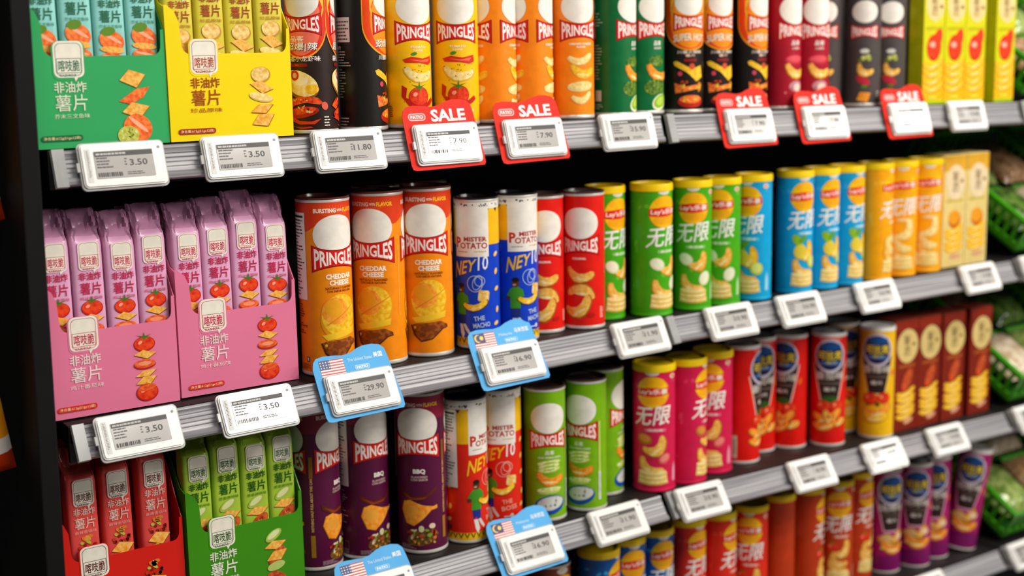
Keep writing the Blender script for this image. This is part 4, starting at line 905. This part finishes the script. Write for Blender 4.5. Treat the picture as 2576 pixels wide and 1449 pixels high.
TAGS = [(0, .584, '3.50', None, 'white price tag reading 3.50 under the sea green carton'), (0, .753, '3.50', None, 'white price tag reading 3.50 under the bright yellow carton'), (0, .920, '11.80', None, 'white price tag reading 11.80 under the black cans'),
 (0, 1.088, '7.90', 'sale', 'white price tag in a red sale card under the yellow tomato cans'), (0, 1.252, '7.90', 'sale', 'white price tag in a red sale card under the light orange cans'), (0, 1.446, '15.90', None, 'white price tag under the dark green cans'),
 (0, 1.727, '7.90', 'sale', 'white price tag in a red sale card under the black hot cans'), (0, 1.922, '7.90', 'sale', 'white price tag in a red sale card under the dark red cans'), (0, 2.162, '7.90', 'sale', 'white price tag in a red sale card under the charcoal grey cans'), (0, 2.343, '9.90', None, 'white price tag under the lemon yellow boxes'),
 (1, .580, '3.50', None, 'white price tag reading 3.50 under the pink carton by the end panel'), (1, .754, '3.50', None, 'white price tag under the pink carton by the orange cans'), (1, .923, '29.90', 'usa', 'white price tag reading 29.90 in a blue card under the orange cheddar cans'),
 (1, 1.197, '16.90', 'mal', 'white price tag reading 16.90 in a blue card under the blue cans'), (1, 1.468, '11.90', None, 'white price tag beside the rail joint under the red can'), (1, 1.682, '10.90', None, 'white price tag under the front-facing green yellow-lidded can'), (1, 1.861, '10.90', None, 'white price tag under the first sky blue cans'), (1, 2.076, '10.90', None, 'white price tag under the orange yellow-lidded cans'), (1, 2.399, '9.90', None, 'white price tag under the cream boxes'), (1, 2.603, '12.90', None, 'white price tag under the green crates on the second shelf'),
 (2, .945, '29.90', 'usa', 'white price tag in a blue flag card under the purple cans'), (2, 1.225, '16.90', 'mal', 'white price tag reading 16.90 in a blue card under the red yellow-collared cans'), (2, 1.414, '11.90', None, 'white price tag under the lime green cans'), (2, 1.611, '10.90', None, 'white price tag past the rail joint under the crimson cans'), (2, 1.898, '8.90', None, 'white price tag under the red emblem cans'), (2, 2.108, '8.90', None, 'white price tag under the yellow emblem cans'), (2, 2.308, '9.90', None, 'white price tag under the dark brown boxes'), (2, 2.603, '12.90', None, 'white price tag under the green crates on the third shelf'),
 (3, 2.262, '8.90', None, 'white price tag on the lowest rail under the magenta cans'), (3, 2.603, '12.90', None, 'white price tag on the lowest rail under the green crate')]
CARDL = {'sale': 'red SALE card behind the price tag under the %s', 'usa': 'blue card with the stars and stripes under the %s', 'mal': 'blue card with the crescent flag under the %s'}
for k, X, pr, card, lab in TAGS:
    make_tag(k, X, pr, lab, card)
    if card: make_card(k, X, card, CARDL[card] % lab.split('under the ')[1])

# ------------------------------------------------------------------ green crates with bagged goods in the far bay
GREEN = mat('#3F9A14', rough=.3, noise=.15, scale=15, coat=.3); DGREEN = mat('#1E5A12', rough=.35, noise=.2, scale=20)
def make_crate(label, group):
    t = thing('produce_crate', label, 'crate', (0, 0, 0), 0, group); W_, D, H = .30, .36, .075; wt = .006
    bm = bmesh.new(); box(bm, 0, W_, 0, D, 0, wt); obj('base', bm, DGREEN, t, False)
    for nm, (x0, x1, y0, y1) in (('side_wall', (0, wt, 0, D)), ('side_wall', (W_-wt, W_, 0, D)), ('end_wall', (wt, W_-wt, 0, wt)), ('end_wall', (wt, W_-wt, D-wt, D))):
        bm = bmesh.new(); box(bm, x0, x1, y0, y1, wt, .018); box(bm, x0-(.004 if nm == 'side_wall' else 0), x1+(.004 if nm == 'side_wall' else 0), y0, y1, H-.012, H, 0, .002)
        L = (y1-y0) if nm == 'side_wall' else (x1-x0); n = int(L/.024)
        for i in range(n+1):
            q = i*L/n
            if nm == 'side_wall': box(bm, x0, x1, max(y0, y0+q-.004), min(y1, y0+q+.004), .017, H-.011)
            else: box(bm, max(x0, x0+q-.004), min(x1, x0+q+.004), y0, y1, .017, H-.011)
        obj(nm, bm, GREEN, t, False)
    return t
def make_bag(c1, c2, label, group, name='snack_bag', w=.12, d=.14, h=.05):
    t = thing(name, label, 'bag', (0, 0, 0), 0, group)
    bm = bmesh.new(); N = 14; g = []
    rnd = random.Random(len(label))
    for side in (1, -1):
        rows = []
        for i in range(N+1):
            r = []
            for j in range(N+1):
                x, y = -1+2*i/N, -1+2*j/N; hh = max(0, (1-x**4)*(1-y**4))**.6*h/2
                r.append(bm.verts.new((x*w/2, y*d/2, h/2+side*hh+(rnd.uniform(-.0025, .0025) if hh > .005 else 0))))
            rows.append(r)
        for i in range(N):
            for j in range(N):
                q = (rows[i][j], rows[i+1][j], rows[i+1][j+1], rows[i][j+1]); bm.faces.new(q if side > 0 else q[::-1])
    bmesh.ops.remove_doubles(bm, verts=bm.verts[:], dist=1e-5)
    obj('bag_body', bm, mat(c1, rough=.18, h2=c2, scale=55, bump=.6, coat=.6), t)
    bm = bmesh.new(); box(bm, -w*.42, w*.42, d/2-.004, d/2+.014, h/2-.001, h/2+.001); obj('seal_strip', bm, mat('#5AA03A', rough=.3, noise=.1), t, False)
    return t
CR = None; BGP = {}
BAGK = [('#8A5A34', '#C9A27A', 'brown'), ('#2E4A1A', '#6A8A3A', 'dark green'), ('#B59A78', '#E2D2B8', 'pale'), ('#5A7A2A', '#A9B86A', 'light green')]
SH = ['top shelf', 'second shelf', 'third shelf', 'lowest shelf']
for k in range(4):
    for n, X in enumerate((2.625, 2.955)):
        z = zs(k, X); loc = (X, .016, z+.012); rot = (math.radians(31), 0, 0)
        lab = 'green slatted crate tilted forward on the %s, %s' % (SH[k], 'next to the snack boxes' if n == 0 else 'farther from the snack boxes')
        if CR is None: CR = make_crate(lab, 'green crates'); CR.location = loc; CR.rotation_euler = rot
        else: dup(CR, loc, rot, lab, 'green crates')
        tz = math.tan(rot[0])
        for bi in range(4):
            ix, iy = bi % 2, bi // 2; b = BAGK[(bi+k+n) % 4]
            lx, ly, lz = .078+.144*ix, .095+.165*iy, .012
            P = Vector((X+lx, .016+ly*math.cos(rot[0])-lz*math.sin(rot[0]), z+.012+ly*math.sin(rot[0])+lz*math.cos(rot[0])))
            l = '%s goods bagged in the %s of the %s crate, %s' % (b[2], ('lower near corner', 'lower far corner', 'upper near corner', 'upper far corner')[bi], ('nearer', 'farther')[n], SH[k])
            if b[2] not in BGP: o = make_bag(b[0], b[1], l, 'bagged goods in green crates'); o.location = P; o.rotation_euler = rot; BGP[b[2]] = o
            else: dup(BGP[b[2]], P, rot, l, 'bagged goods in green crates')

# ------------------------------------------------------------------ end display beside the black panel
def make_pouch(label, c1, c2, stripe):
    t = thing('snack_pouch', label, 'snack pouch', (0, 0, 0), 0, 'pouches hung outside the end panel')
    bm = bmesh.new(); N = 12; w, h, d = .10, .16, .03
    mats = [mat(c1, rough=.25, coat=.4, noise=.06, h2=c2, scale=18), mat(stripe, rough=.3), mat('#C83A08', rough=.25, coat=.4)]
    for side in (1, -1):
        rows = []
        for i in range(N+1):
            r = []
            for j in range(2*N+1):
                x, y = -1+2*i/N, -1+j/N; hh = max(0, (1-x**4)*(1-y**6))**.6*d/2; r.append(bm.verts.new((x*w/2, -side*hh, h/2+y*h/2)))
            rows.append(r)
        for i in range(N):
            for j in range(2*N):
                q = (rows[i][j], rows[i+1][j], rows[i+1][j+1], rows[i][j+1]); f = bm.faces.new(q if side > 0 else q[::-1])
                f.material_index = 1 if 4 <= j <= 6 else (2 if j < 4 else 0)
    bmesh.ops.remove_doubles(bm, verts=bm.verts[:], dist=1e-5)
    obj('pouch_body', bm, mats, t)
    bm = bmesh.new(); box(bm, -w*.48, w*.48, -.001, .001, h-.001, h+.014); obj('header', bm, mats[2], t, False)
    return t
p = make_pouch('orange pouch with white band hanging outside the black end panel', '#F08A0C', '#F6B22A', '#EDE6DC')
p.location = (.4335, .02, 1.010); p.rotation_euler = (0, math.radians(-8), 0)
q = dup(p, (.4450, .02, 1.336), (0, math.radians(-9), 0), 'pouch with orange-red bottom, just showing above the orange white-banded pouch', 'pouches hung outside the end panel')
bm = bmesh.new(); box(bm, .290, .310, .025, .045, 0, 1.6); box(bm, .20, .40, -.08, .15, 0, .02)
st = thing('display_stand', 'thin metal stand that the two orange pouches hang from', 'stand')
obj('post', bm, METAL(), st, False)
for o in (p, q):
    bm = bmesh.new(); z = o.location.z+.160
    box(bm, .30, o.location.x-.02, .0216, .0266, z+.004, z+.010); box(bm, .296, .304, .0216, .03, z+.004, z+.010)
    obj('hook', bm, METAL(), st, False)
